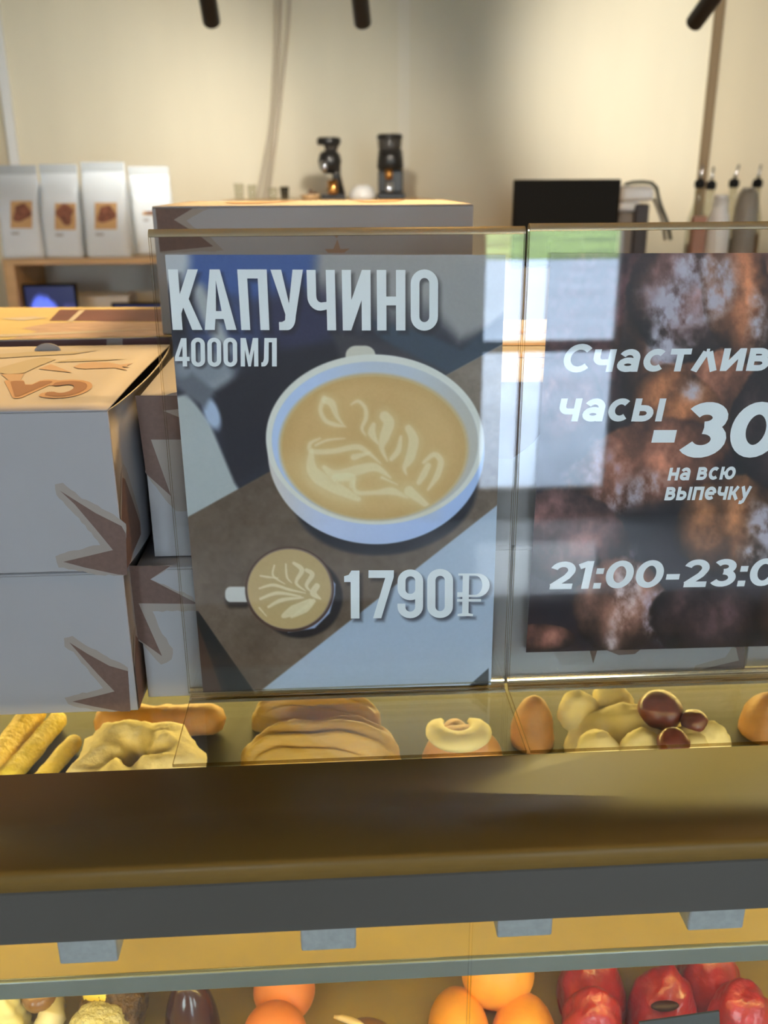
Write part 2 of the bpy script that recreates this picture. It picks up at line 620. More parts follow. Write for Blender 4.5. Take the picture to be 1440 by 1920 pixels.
def make_box(x0, x1, y0, y1, z0, label, group, gap=0.0, bulge=0.0, h=BH, rz=0.0, top=True):
    """folded cardboard box: front, back, two sides, bottom, lid with tuck tab"""
    c = ((x0 + x1) / 2, (y0 + y1) / 2, z0)
    b = empty('pastry_box', c)
    tag(b, label, 'box', group)
    t = 0.0012
    z0 += .0004
    zt = z0 + h - .0016
    P = {}
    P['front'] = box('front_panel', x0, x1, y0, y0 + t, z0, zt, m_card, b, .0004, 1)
    box('back_panel', x0, x1, y1 - t, y1, z0, zt, m_card, b)
    for sgn, x in ((-1, x0), (1, x1)):
        # side walls bow outward a little
        ny, nz = 14, 8
        V, F = [], []
        for s in (0, 1):
            for j in range(nz + 1):
                for i in range(ny + 1):
                    u, v = i / ny, j / nz
                    bl = bulge * math.sin(PI * min(1, u * 1.0)) ** .8 * (0.35 + 0.65 * math.sin(PI * min(.97, v * .55 + .22)))
                    xx = x - sgn * t * s + sgn * bl
                    V.append((xx, y0 + t * 1.01 + (y1 - y0 - 2.02 * t) * u, z0 + (zt - z0) * v))
        n1 = (ny + 1) * (nz + 1)
        for s in (0, 1):
            for j in range(nz):
                for i in range(ny):
                    a = s * n1 + j * (ny + 1) + i
                    q = (a, a + 1, a + ny + 2, a + ny + 1)
                    F.append(q if s else q[::-1])
        for i in range(ny):
            a = nz * (ny + 1) + i
            F.append((a, a + 1, n1 + a + 1, n1 + a))
        for j in range(nz):
            a = j * (ny + 1)
            F.append((a, a + ny + 1, n1 + a + ny + 1, n1 + a))
        o_ = mesh('side_panel', V, F, m_card, b, True)
        P['right' if sgn > 0 else 'left'] = o_
    box('bottom_panel', x0 + t, x1 - t, y0 + t, y1 - t, z0, z0 + t, m_cardin, b)
    # lid: hinged on the front edge, a touch arched
    n = 12
    V, F = [], []
    for s in (0, 1):
        for j in range(n + 1):
            for i in range(n + 1):
                u, v = i / n, j / n
                arch = gap * math.sin(PI * v) * (0.5 + .5 * math.cos(PI * (u - .5) * .6))
                V.append((x0 + .0004 + (x1 - x0 - .0008) * u, y0 + (y1 - y0 - .0005) * v, zt + .0002 + arch + (.0012 if s else 0)))
    n1 = (n + 1) ** 2
    for s in (0, 1):
        for j in range(n):
            for i in range(n):
                a = s * n1 + j * (n + 1) + i
                q = (a, a + 1, a + n + 2, a + n + 1)
                F.append(q if s else q[::-1])
    for i in range(n):
        for a, c2 in ((i, i + 1), (n * (n + 1) + i + 1, n * (n + 1) + i), ((i + 1) * (n + 1), i * (n + 1)), (i * (n + 1) + n, (i + 1) * (n + 1) + n)):
            F.append((a, c2, n1 + c2, n1 + a))
    P['lid'] = mesh('lid', V, F, m_card, b, True)
    P['z'] = zt + .0014
    P['root'] = b
    if rz:
        b.rotation_euler.z = rz
    return P


def on_front(yf):
    return lambda px, py, lift: tuple(ony(px, py, yf) + np.array([0, -lift, 0]))


def on_lid(z):
    return lambda px, py, lift: tuple(onz(px, py, z) + np.array([0, 0, lift]))


def print_on(P, key, to3, items, mats=(None,)):
    for nm, loops, mm, lift in items:
        poly_mesh(nm, loops, to3, mm, P[key], lift)


GL = 'white cardboard pastry boxes stacked at the left end of the case'
Y1 = .554
xr = -0.1385
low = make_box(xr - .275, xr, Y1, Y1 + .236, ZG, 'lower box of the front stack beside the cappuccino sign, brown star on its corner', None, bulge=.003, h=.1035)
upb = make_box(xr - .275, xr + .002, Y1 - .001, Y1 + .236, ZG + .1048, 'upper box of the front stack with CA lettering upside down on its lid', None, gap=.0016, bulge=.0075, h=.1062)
for P, yf, items in (
    (upb, Y1 - .001, [
        ('printed_halo', [[jag([(103, 908), (118, 905), (148, 930), (205, 960), (236, 982), (236, 1078), (180, 1078), (140, 1068), (110, 1064), (104, 1043), (120, 1037), (165, 1025), (188, 1022), (160, 985), (128, 952), (106, 928)], 8, 1.5, 3)]], m_halo, .00015),
        ('printed_star', [[[(113, 920), (140, 937), (180, 962), (228, 986), (236, 1000), (239, 1078), (222, 1077), (160, 1064), (119, 1053), (170, 1041), (212, 1031), (180, 992), (140, 945)]]], m_star, .0003)]),
    (low, Y1, [
        ('printed_halo', [[jag([(120, 1196), (136, 1192), (165, 1212), (215, 1238), (240, 1252), (243, 1334), (190, 1334), (150, 1327), (128, 1320), (121, 1308), (140, 1303), (172, 1296), (193, 1290), (165, 1255), (138, 1222), (121, 1212)], 8, 1.5, 5)]], m_halo, .00015),
        ('printed_star', [[[(130, 1204), (165, 1226), (205, 1248), (240, 1258), (245, 1333), (228, 1334), (175, 1324), (136, 1315), (180, 1305), (215, 1296), (185, 1265), (155, 1232)]]], m_star, .0003)])):
    print_on(P, 'front', on_front(yf), items)


def side_star(P, x, bul, y0, y1, z0, h, pts, m_, lift, nm):
    """star point carried round onto the bowed side wall"""
    V, F = [], []
    n = 8
    for (u, v0, v1) in [(pts[0][0] + (pts[-1][0] - pts[0][0]) * i / n, np.interp(pts[0][0] + (pts[-1][0] - pts[0][0]) * i / n, [p[0] for p in pts], [p[1] for p in pts]),
                         np.interp(pts[0][0] + (pts[-1][0] - pts[0][0]) * i / n, [p[0] for p in pts], [p[2] for p in pts])) for i in range(n + 1)]:
        for v in np.linspace(v0, v1, 7):
            bl = bul * math.sin(PI * u) ** .8 * (0.35 + 0.65 * math.sin(PI * min(.97, v * .55 + .22)))
            V.append((x + bl + lift, y0 + (y1 - y0) * u, z0 + h * v))
    for i in range(n):
        for j in range(6):
            a = i * 7 + j
            F.append((a, a + 1, a + 8, a + 7))
    mesh(nm, V, F, m_, P['right'])


side_star(upb, xr + .002, .0075, Y1 + .0003, Y1 + .235, ZG + .1052, .1046, [(0.001, 0.0, .37), (.05, .02, .66), (.075, .05, .62), (.16, .10, .22)], m_halo, .0003, 'printed_halo')
side_star(upb, xr + .002, .0075, Y1 + .0003, Y1 + .235, ZG + .1052, .1046, [(0.001, 0.0, .31), (.04, .02, .58), (.055, .05, .55), (.15, .10, .18)], m_star, .0007, 'printed_star')
side_star(low, xr, .003, Y1 + .0013, Y1 + .235, ZG + .0004, .1019, [(0.001, 0.0, .37), (.05, .02, .60), (.16, .10, .22)], m_halo, .0003, 'printed_halo')
side_star(low, xr, .003, Y1 + .0013, Y1 + .235, ZG + .0004, .1019, [(0.001, 0.0, .31), (.04, .02, .52), (.15, .10, .18)], m_star, .0007, 'printed_star')
# lid print of the upper box


def text_loops(s, shear=0.0, offset=0.0, spacing=1.0):
    cu = bpy.data.curves.new('txt', 'FONT')
    cu.body = s
    cu.shear = shear
    cu.offset = offset
    cu.space_character = spacing
    cu.resolution_u = 5
    ob = bpy.data.objects.new('txt', cu)
    C.objects.link(ob)
    dg = bpy.context.evaluated_depsgraph_get()
    me = ob.evaluated_get(dg).to_mesh()
    V = np.array([v.co[:2] for v in me.vertices])
    F = [tuple(p.vertices) for p in me.polygons]
    ob.evaluated_get(dg).to_mesh_clear()
    bpy.data.objects.remove(ob)
    return V, F


def text_print(name, s, quad, to3, m_, parent, lift, shear=0.0, offset=0.0, spacing=1.0, ref=None):
    """letters fitted into a pixel quad TL, TR, BR, BL (bilinear); offset thickens the strokes by shifted copies"""
    V, F = text_loops(s, shear, 0.0, spacing)
    lo, hi = V.min(0) - np.array([offset, offset * .5]), V.max(0) + np.array([offset, offset * .5])
    TL, TR, BR, BL = [np.array(q, float) for q in quad]
    VV, FF = [], []
    sh = [(0, 0)] + [(math.cos(a), math.sin(a)) for a in np.linspace(0, 2 * PI, 12, endpoint=False)] if offset else [(0, 0)]
    for k, (dx, dy) in enumerate(sh):
        u = (V[:, 0] + dx * offset - lo[0]) / (hi[0] - lo[0])
        v = 1 - (V[:, 1] + dy * offset * .5 - lo[1]) / (hi[1] - lo[1])
        P = ((1 - u) * (1 - v))[:, None] * TL + (u * (1 - v))[:, None] * TR + (u * v)[:, None] * BR + ((1 - u) * v)[:, None] * BL
        FF += [tuple(i + len(VV) for i in f) for f in F]
        VV += [to3(p[0], p[1], lift + k * 3e-6) for p in P]
    return mesh(name, VV, FF, m_, parent)


zl = upb['z'] + .001


def L3(px, py, lift):
    z = upb['z']
    for _ in range(6):
        q_ = onz(px, py, z)
        u_ = np.clip((q_[0] - (xr - .275)) / .277, 0, 1)
        v_ = np.clip((q_[1] - (Y1 - .001)) / .2365, 0, 1)
        z = upb['z'] + .0016 * math.sin(PI * v_) * (.5 + .5 * math.cos(PI * (u_ - .5) * .6)) + .0003
    return tuple(q_ + np.array([0, 0, lift]))
for ch, qo, ql in (('C', ((152, 747), (68, 747), (98, 712), (188, 712)), ((146, 744), (80, 744), (106, 715), (176, 715))),
                   ('A', ((60, 747), (2, 747), (8, 712), (114, 712)), ((48, 744), (14, 744), (20, 715), (102, 715)))):
    text_print('printed_outline', ch, qo, L3, m_lidhal, upb['lid'], .0001, offset=.11)
    text_print('printed_letter', ch, ql, L3, m_lidlet, upb['lid'], .0003, offset=.09)
print_on(upb, 'lid', L3, [
    ('printed_triangle', [[[(72, 692), (95, 683), (136, 699)]], [[(2, 702), (45, 701), (38, 714), (18, 715)]]], m_lidtan, .0002),
    ('printed_fish', [[[(138, 688), (150, 682), (175, 679), (205, 680), (225, 684), (250, 681), (238, 686), (243, 689), (228, 688), (240, 695), (215, 690), (190, 691), (160, 692), (145, 691)]]], m_lidtan, .0002),
    ('printed_boat', [[[(0, 690), (20, 684), (50, 676), (80, 670), (105, 674), (70, 688), (45, 700), (15, 702), (0, 700)]],
                      [[(100, 680), (130, 674), (240, 673), (200, 676), (120, 679)]],
                      [[(0, 664), (60, 660), (140, 660), (190, 656), (140, 664), (60, 668), (0, 672)]]], m_lidgrn, .00025)])
# tuck tab standing up at the rear edge of that lid
pt = onz(97, 652, zl)
V, F = [], []
n = 14
w = 24 * pxm(pt)
for s in (0, 1):
    for i in range(n + 1):
        a = PI * i / n
        V.append((pt[0] + w * math.cos(a), pt[1] - .012 + .0012 * s, zl - .001 + .62 * w * math.sin(a)))
F = [tuple(range(n + 1)), tuple(range(n + 1, 2 * n + 2))[::-1]] + [(i, (i + 1) % (n + 1), n + 1 + (i + 1) % (n + 1), n + 1 + i) for i in range(n + 1)]
mesh('tuck_tab', V, F, m_card, upb['root'])

# second stack, right behind the cappuccino sign
YM = .5725
mx1 = .099
mlow = make_box(-.1345, mx1, YM - .002, YM + .236, ZG, 'lower box of the stack behind the cappuccino sign, star along its left edge', None, h=.0985)
mup = make_box(-.124, mx1 + .004, YM + .014, YM + .246, ZG + .0998, 'upper box of the stack behind the cappuccino sign with dark brown corner', None, h=.1115, gap=.001)
print_on(mup, 'front', on_front(YM + .014), [
    ('printed_halo', [[jag([(272, 885), (285, 905), (305, 930), (330, 958), (352, 958), (352, 940), (352, 730), (300, 742)], 9, 1.5, 7)]], m_halo, .00012),
    ('printed_star', [[[(253.5, 741.5), (360, 741.5), (360, 764), (306, 770), (360, 792), (360, 824), (283, 824), (321, 930), (274, 888)]]], m_star, .00028)])
print_on(mlow, 'front', on_front(YM - .002), [
    ('printed_halo', [[jag([(243, 1062), (325, 1060), (282, 1086), (360, 1118), (372, 1134), (372, 1146), (286, 1146), (300, 1180), (324, 1216), (322, 1236), (302, 1246), (280, 1222), (252, 1192)], 9, 1.5, 9)]], m_halo, .00012),
    ('printed_star', [[[(241, 1060.5), (320, 1060.5), (282, 1086), (372, 1132), (260, 1131), (304, 1230), (251, 1192)]]], m_star, .00028)])
# third stack, behind the happy hours sign
rx0, rx1 = .106, .2895
rlow = make_box(rx0, rx1, YM, YM + .236, ZG, 'lower box of the stack behind the happy hours sign', None, h=.105)
rup = make_box(rx0 - .001, rx1, YM + .001, YM + .285, ZG + .1063, 'upper box of the stack behind the happy hours sign with striped lid', None, h=.1115)
print_on(rlow, 'front', on_front(YM), [
    ('printed_halo', [[[(1300, 1262), (1303, 1248), (1360, 1232), (1372, 1214), (1384, 1210), (1384, 1266)]]], m_halo, .00012),
    ('printed_star', [[[(1310, 1256), (1385, 1238), (1380, 1215), (1362, 1205), (1396, 1205), (1396, 1262)]]], m_star, .00028),
    ('printed_star', [[[(1102, 1205), (1112, 1244), (1124, 1205)]]], m_star, .00028),
    ('printed_star', [[[(1125, 1205), (1130, 1216), (1160, 1228), (1190, 1226), (1210, 1210), (1210, 1200)]]], m_star, .00028)])
print_on(rup, 'front', on_front(YM + .001), [
    ('printed_star', [[[(938, 716.5), (1034, 716.5), (1030, 790), (1000, 830), (960, 860), (935, 860)]]], m_star, .00028)])
zr = rup['z']
print_on(rup, 'lid', on_lid(zr + .0003), [
    ('printed_stripe', [[l_]], m_lidhal, .0002) for l_ in ([(932, 621), (1042, 619), (1042, 624), (932, 627)], [(932, 644), (1042, 643), (1042, 648), (932, 648)], [(932, 665), (1042, 664), (1042, 670), (932, 671)],
                                                            [(934, 678), (960, 680), (948, 688)], [(1000, 682), (1040, 684), (1030, 690), (1005, 690)])])
# a box turned away at the far right
tb = make_box(.3005, .52, YM + .012, YM + .22, ZG, 'box standing past the happy hours sign with its tan side showing', None, h=.105, rz=0)
tb2 = make_box(.3005, .52, YM + .012, YM + .22, ZG + .1063, 'box stacked past the happy hours sign', None, h=.105, rz=0)
# back row
YR = .832
b1 = make_box(-.421, -.1485, YR - .008, YR + .205, ZG, 'lower back row box under the purple printed one', None)
b2 = make_box(-.421, -.1485, YR - .008, YR + .205, ZG + .1063, 'back row box with purple and yellow printed lid', None)
b3 = make_box(-.144, .128, YR - .003, YR + .205, ZG, 'lower box of the tall back row stack', None)
b4 = make_box(-.144, .128, YR - .003, YR + .205, ZG + .1063, 'middle box of the tall back row stack', None)
b5 = make_box(-.1505, .1265, YR + .004, YR + .225, ZG + .2126, 'top box of the tall back row stack, boat emblem on its front', None, h=.1085)
m_purple = mat('purple print', (0.085, 0.04, 0.052), 0.55, var=.15, vscale=30)
m_ylw = mat('straw print', (0.34, 0.30, 0.17), 0.55, var=.06, vscale=30)
m_mauve = mat('mauve print', (0.28, 0.22, 0.21), 0.55, var=.25, vscale=60, stretch=(1, 6, 1))
LZ = on_lid(b2['z'])
poly_mesh('printed_field', [[[(-120, 576.5), (345, 576), (320, 631), (-140, 640)]]], LZ, m_ylw, b2['lid'], .0001)
poly_mesh('printed_field', [[[(92, 602), (112, 581), (312, 580), (318, 604), (130, 602)]]], LZ, m_purple, b2['lid'], .0003)
poly_mesh('printed_field', [[[(95, 606), (200, 603), (316, 606), (312, 630), (20, 636), (70, 622), (40, 616)]]], LZ, m_mauve, b2['lid'], .0003)
poly_mesh('printed_streak', [[[(126, 603), (150, 582), (160, 582), (136, 604)]], [[(0, 628), (150, 622), (300, 618), (150, 626), (0, 633)]], [[(0, 598), (60, 594), (90, 597), (40, 602)]]], LZ, m_card, b2['lid'], .0005)
yb2 = YR - .008
F2 = on_front(yb2)
poly_mesh('printed_band', [[[(-30, 641), (200, 636), (200, 700), (-30, 700)]], [[(230, 635), (318, 632.5), (318, 700), (230, 700)]]], F2, m_purple, b2['front'], .0002)
yb5 = YR + .004
F5 = on_front(yb5)
poly_mesh('printed_halo', [[jag([(291.5, 391), (394, 391), (370, 402), (350, 414), (362, 425), (395, 445), (420, 470), (300, 475)], 9, 1.2, 11)]], F5, m_halo, b5['front'], .00012)
poly_mesh('printed_star', [[[(291.5, 390.5), (362, 390.5), (326, 412), (372, 440), (400, 462), (300, 472)]]], F5, m_star, b5['front'], .00028)
poly_mesh('printed_boat', [[[(609, 467), (615, 474), (645, 474), (656, 466), (638, 467), (632.5, 448), (625, 467)]], [[(626, 441), (631, 447), (636, 441), (631, 439)]]], F5, m_lidhal, b5['front'], .0002)
zt5 = b5['z']
poly_mesh('printed_mark', [[[(420, 379.5), (500, 378), (560, 376.5), (500, 380.5), (440, 382)]], [[(660, 376.8), (760, 374.2), (745, 377.5), (690, 379.2)]]], on_lid(zt5 + .0004), m_lidhal, b5['lid'], .0001)
# ------------------------------------------------------------------ acrylic sign holders
def make_holder(x0, x1, ya, z1, zb, label):
    """one bent strip of clear acrylic: foot, back panel, fold over the top, front panel"""
    h = empty('sign_holder', ((x0 + x1) / 2, ya, ZG))
    tag(h, label, 'sign holder')
    t = .0024
    g = .0014

    def strip(pts, name, mm):
        """pts: centre line in (y, z); swept from x0 to x1 with thickness t"""
        n = len(pts)
        A, B = [], []
        for i, p in enumerate(pts):
            q0, q1 = pts[max(i - 1, 0)], pts[min(i + 1, n - 1)]
            d = np.array([q1[0] - q0[0], q1[1] - q0[1]])
            d /= np.linalg.norm(d)
            nn = np.array([-d[1], d[0]]) * t / 2
            A.append((p[0] + nn[0], p[1] + nn[1]))
            B.append((p[0] - nn[0], p[1] - nn[1]))
        V, F, mi = [], [], []
        for x in (x0, x1):
            V += [(x, y, z) for y, z in A] + [(x, y, z) for y, z in B]
        k = 2 * n
        for i in range(n - 1):
            F.append((i, i + 1, k + i + 1, k + i)); mi.append(0)
            F.append((n + i, n + i + 1, k + n + i + 1, k + n + i)); mi.append(0)
            F.append((i, i + 1, n + i + 1, n + i)); mi.append(1)
            F.append((k + i, k + i + 1, k + n + i + 1, k + n + i)); mi.append(1)
        F.append((0, n, k + n, k)); mi.append(1)
        F.append((n - 1, 2 * n - 1, k + 2 * n - 1, k + n - 1)); mi.append(1)
        bm = bmesh.new()
        vs = [bm.verts.new(v) for v in V]
        for f, m_ in zip(F, mi):
            fc = bm.faces.new([vs[i] for i in f])
            fc.material_index = m_
        return from_bm(name, bm, mm, h)
    yb = ya + t / 2 + g + t                 # back panel centre line (front panel centre at ya - ...)
    yf = ya - t / 2
    zc = ZG + t / 2 + .0003
    r = .007
    strip([(YK + .0006, zc), (yb - r, zc)], 'foot', [m_acryl, m_cut])
    arc = [(yb - r + r * math.sin(a), zc + r - r * math.cos(a)) for a in np.linspace(0.0, PI / 2, 9)]
    strip(arc, 'lower_bend', [m_edge, m_cut])
    strip([(yb, zc + r), (yb, z1 - .004)], 'back_panel', [m_acryl, m_cut])
    rf = (yb - yf) / 2
    fold = [((yb + yf) / 2 + rf * math.cos(a), z1 - .004 + rf * math.sin(a)) for a in np.linspace(0, PI, 11)]
    strip(fold, 'top_fold', [m_edge, m_cut])
    strip([(yf, z1 - .004), (yf, zb)], 'front_panel', [m_acryl, m_cut])
    return h, ya + t * 0 + g * .5


YA = .5625
h1, yp1 = make_holder(-.1045, .1163, YA, 1.5145, ZG + .0085, 'clear acrylic sign holder with the cappuccino poster in it')
h2, yp2 = make_holder(.1188, .3396, YA, 1.5160, ZG + .0085, 'clear acrylic sign holder with the happy hours poster in it')

# ------------------------------------------------------------------ printed artwork helpers (pixel space of the photograph)


def sd_seg(x, y, a, b):
    pa = (x - a[0], y - a[1])
    ba = (b[0] - a[0], b[1] - a[1])
    t = np.clip((pa[0] * ba[0] + pa[1] * ba[1]) / (ba[0] ** 2 + ba[1] ** 2 + 1e-9), 0, 1)
    return np.hypot(pa[0] - ba[0] * t, pa[1] - ba[1] * t), t


class Paint:
    def __init__(s, x, y, base):
        s.x, s.y = x, y
        s.c = np.tile(np.asarray(base, float), (len(x), 1))

    def put(s, a, col):
        a = np.clip(a, 0, 1)[:, None]
        s.c = s.c * (1 - a) + np.asarray(col, float) * a

    def ell(s, cx, cy, a, b, col, soft=1.5, rot=0.0, op=1.0):
        dx, dy = s.x - cx, s.y - cy
        cr, sr = math.cos(rot), math.sin(rot)
        u, v = (dx * cr + dy * sr) / a, (-dx * sr + dy * cr) / b
        d = (np.hypot(u, v) - 1) * min(a, b)
        s.put(smooth(soft, -soft, d) * op, col)
        return d

    def poly(s, pts, col, soft=1.5, op=1.0):
        s.put(s.mask(pts, soft) * op, col)

    def mask(s, pts, soft=1.5):
        n = len(pts)
        inside = np.zeros(len(s.x), bool)
        dist = np.full(len(s.x), 1e9)
        for i in range(n):
            a, b = pts[i], pts[(i + 1) % n]
            cond = (a[1] > s.y) != (b[1] > s.y)
            xi = (b[0] - a[0]) * (s.y - a[1]) / (b[1] - a[1] + 1e-12) + a[0]
            inside ^= cond & (s.x < xi)
            dist = np.minimum(dist, sd_seg(s.x, s.y, a, b)[0])
        d = np.where(inside, -dist, dist)
        return smooth(soft, -soft, d)

    def stroke(s, pts, w, col, soft=2.0, op=1.0, clip=None):
        # Catmull-Rom through the points, width w (number or list)
        P = np.array(pts, float)
        ws = np.full(len(P), float(w)) if np.isscalar(w) else np.array(w, float)
        Q, Wq = [], []
        for i in range(len(P) - 1):
            p0, p1, p2, p3 = P[max(i - 1, 0)], P[i], P[i + 1], P[min(i + 2, len(P) - 1)]
            for t in np.linspace(0, 1, 6, endpoint=False):
                Q.append(.5 * ((2 * p1) + (-p0 + p2) * t + (2 * p0 - 5 * p1 + 4 * p2 - p3) * t * t + (-p0 + 3 * p1 - 3 * p2 + p3) * t ** 3))
                Wq.append(ws[i] * (1 - t) + ws[i + 1] * t)
        Q.append(P[-1]); Wq.append(ws[-1])
        Q = np.array(Q)
        m0 = max(Wq) + soft + 2
        sel = np.where((s.x > Q[:, 0].min() - m0) & (s.x < Q[:, 0].max() + m0) & (s.y > Q[:, 1].min() - m0) & (s.y < Q[:, 1].max() + m0))[0]
        if not len(sel):
            return
        best = np.full(len(sel), 1e9)
        for i in range(len(Q) - 1):
            d, t = sd_seg(s.x[sel], s.y[sel], Q[i], Q[i + 1])
            best = np.minimum(best, d - (Wq[i] * (1 - t) + Wq[i + 1] * t) / 2)
        a = np.zeros(len(s.x))
        a[sel] = smooth(soft, -soft, best) * op
        if clip is not None:
            a *= clip
        s.put(a, col)


# condensed capitals, each glyph in a unit cell (y down)
def rr(x0, y0, x1, y1, rx, ry, n=7):
    o_ = []
    for cx, cy, a0 in ((x1 - rx, y0 + ry, -PI / 2), (x1 - rx, y1 - ry, 0), (x0 + rx, y1 - ry, PI / 2), (x0 + rx, y0 + ry, PI)):
        for i in range(n + 1):
            a = a0 + PI / 2 * i / n
            o_.append((cx + rx * math.cos(a), cy + ry * math.sin(a)))
    return o_


def arcp(cx, cy, rx, ry, a0, a1, n=8):
    return [(cx + rx * math.cos(math.radians(a0 + (a1 - a0) * i / n)), cy + ry * math.sin(math.radians(a0 + (a1 - a0) * i / n))) for i in range(n + 1)]


ZERO = [[rr(0, 0, 1, 1, .5, .23), rr(.32, .14, .68, .86, .18, .09)]]
GLYPH = {
    'К': [[[(0, 0), (.33, 0), (.33, .41), (.66, 0), (1.0, 0), (.615, .49), (1.0, 1), (.655, 1), (.41, .63), (.33, .73), (.33, 1), (0, 1)]]],
    'А': [[[(.34, 0), (.66, 0), (1, 1), (.685, 1), (.63, .82), (.37, .82), (.315, 1), (0, 1)], [(.5, .18), (.59, .69), (.41, .69)]]],
    'П': [[[(0, 0), (1, 0), (1, 1), (.68, 1), (.68, .15), (.32, .15), (.32, 1), (0, 1)]]],
    'У': [[[(0, 0), (.33, 0), (.54, .56), (.68, 0), (1, 0), (.74, .78)] + arcp(.46, .78, .28, .22, 8, 88, 6) + [(.20, 1), (.20, .865), (.30, .865), (.40, .835), (.415, .74)]]],
    'Ч': [[[(0, 0), (.32, 0), (.32, .44)] + arcp(.5, .44, .18, .1, 180, 95, 6) + [(.68, .53), (.68, 0), (1, 0), (1, 1), (.68, 1), (.68, .655)] + arcp(.45, .44, .45, .235, 75, 180, 8)]],
    'И': [[[(0, 0), (.32, 0), (.32, .50), (.70, 0), (1, 0), (1, 1), (.68, 1), (.68, .50), (.30, 1), (0, 1)]]],
    'Н': [[[(0, 0), (.33, 0), (.33, .44), (.67, .44), (.67, 0), (1, 0), (1, 1), (.67, 1), (.67, .585), (.33, .585), (.33, 1), (0, 1)]]],
    'О': ZERO, '0': ZERO,
    'М': [[[(0, 0), (.30, 0), (.5, .62), (.70, 0), (1, 0), (1, 1), (.76, 1), (.76, .40), (.57, 1), (.43, 1), (.24, .40), (.24, 1), (0, 1)]]],
    'Л': [[[(.20, 0), (1, 0), (1, 1), (.69, 1), (.69, .15), (.48, .15), (.47, .74)] + arcp(.16, .74, .31, .26, 0, 90, 6) + [(0, 1), (0, .86), (.10, .85), (.17, .74)]]],
    '4': [[[(.46, 0), (.82, 0), (.82, .66), (1, .66), (1, .81), (.82, .81), (.82, 1), (.52, 1), (.52, .81), (0, .81), (0, .66)], [(.53, .28), (.53, .66), (.27, .66)]]],
    '1': [[[(.48, 0), (1, 0), (1, 1), (.42, 1), (.42, .24), (0, .24), (0, .12), (.30, .09)]]],
    '7': [[[(0, 0), (1, 0), (1, .14), (.53, 1), (.20, 1), (.66, .16), (0, .16)]]],
    '9': [[rr(0, 0, 1, .63, .5, .24), rr(.31, .14, .69, .5, .19, .09)],
          [[(.69, .40), (1, .40), (1, .76)] + arcp(.5, .76, .5, .24, 0, 180, 12) + [(0, .70), (.31, .70), (.31, .77)] + arcp(.5, .77, .19, .095, 180, 0, 8)]],
    '₽': [[[(.16, .05), (.36, .05), (.36, .93), (.50, .95), (.50, 1), (.02, 1), (.02, .95), (.16, .93)]],
          [[(.02, 0), (.62, 0)] + arcp(.62, .275, .38, .275, -90, 90, 12) + [(.30, .55), (.30, .50), (.55, .50)] + arcp(.55, .275, .22, .225, 90, -90, 10) + [(.30, .05), (.02, .05)]],
          [[(0, .60), (.74, .60), (.74, .66), (0, .66)]], [[(0, .44), (.30, .44), (.30, .55), (0, .55)]]],
}


def bil(q, u, v):
    TL, TR, BR, BL = [np.array(p, float) for p in q]
    return tuple((1 - u) * (1 - v) * TL + u * (1 - v) * TR + u * v * BR + (1 - u) * v * BL)


def word(cells):
    """[(char, TL, TR, BR, BL)] -> list of pixel loops"""
    out = []
    for ch, *q in cells:
        for part in GLYPH[ch]:
            out.append([[bil(q, u, v) for u, v in loop] for loop in part])
    return out


def cell(ch, tl, tr, bl, br, y0, y1):
    return (ch, (tl, y0), (tr, y0), (br, y1), (bl, y1))


W1 = word([cell('К', 315, 371, 324, 380, 505, 618.5), cell('А', 373, 432, 384, 443.5, 505, 618.5), cell('П', 444.8, 500, 452.5, 505.3, 505, 618.8),
           cell('У', 507, 568, 512, 570, 505.5, 619), cell('Ч', 574.7, 627.6, 578, 630.3, 506, 619.3), cell('И', 640.6, 694.7, 642.8, 695.3, 506, 619.5),
           cell('Н', 706.3, 760, 707.2, 760, 506, 619.5), cell('О', 770, 821.5, 770, 821, 505, 620)])
W2 = word([cell('4', 327, 354.5, 328.5, 356, 634, 687), cell('0', 358, 384, 359, 385, 633, 687.5), cell('0', 388.5, 414.5, 389.5, 415, 633, 687.5),
           cell('0', 418.5, 444.5, 419.5, 445, 633, 687.5), cell('М', 451, 484, 451.5, 484.5, 633.7, 687), cell('Л', 490, 519, 490, 519, 633.7, 687)])
W3 = word([cell('1', 645, 674, 646, 674, 1069.5, 1159.5), cell('7', 691, 738.5, 690, 737, 1069, 1159), cell('9', 745.5, 793.5, 745, 793, 1067.5, 1159),
           cell('0', 801, 849.5, 801, 849, 1066.5, 1158.5), cell('₽', 858, 918.5, 856.5, 917, 1075, 1155)])

# white photograph tones -> print reflectance
GAIN = 1.75


def tone(c):
    return np.clip(lin(np.clip(c, 0, 255)) * GAIN, 0.004, 0.86)


CREAM = (205, 196, 162)


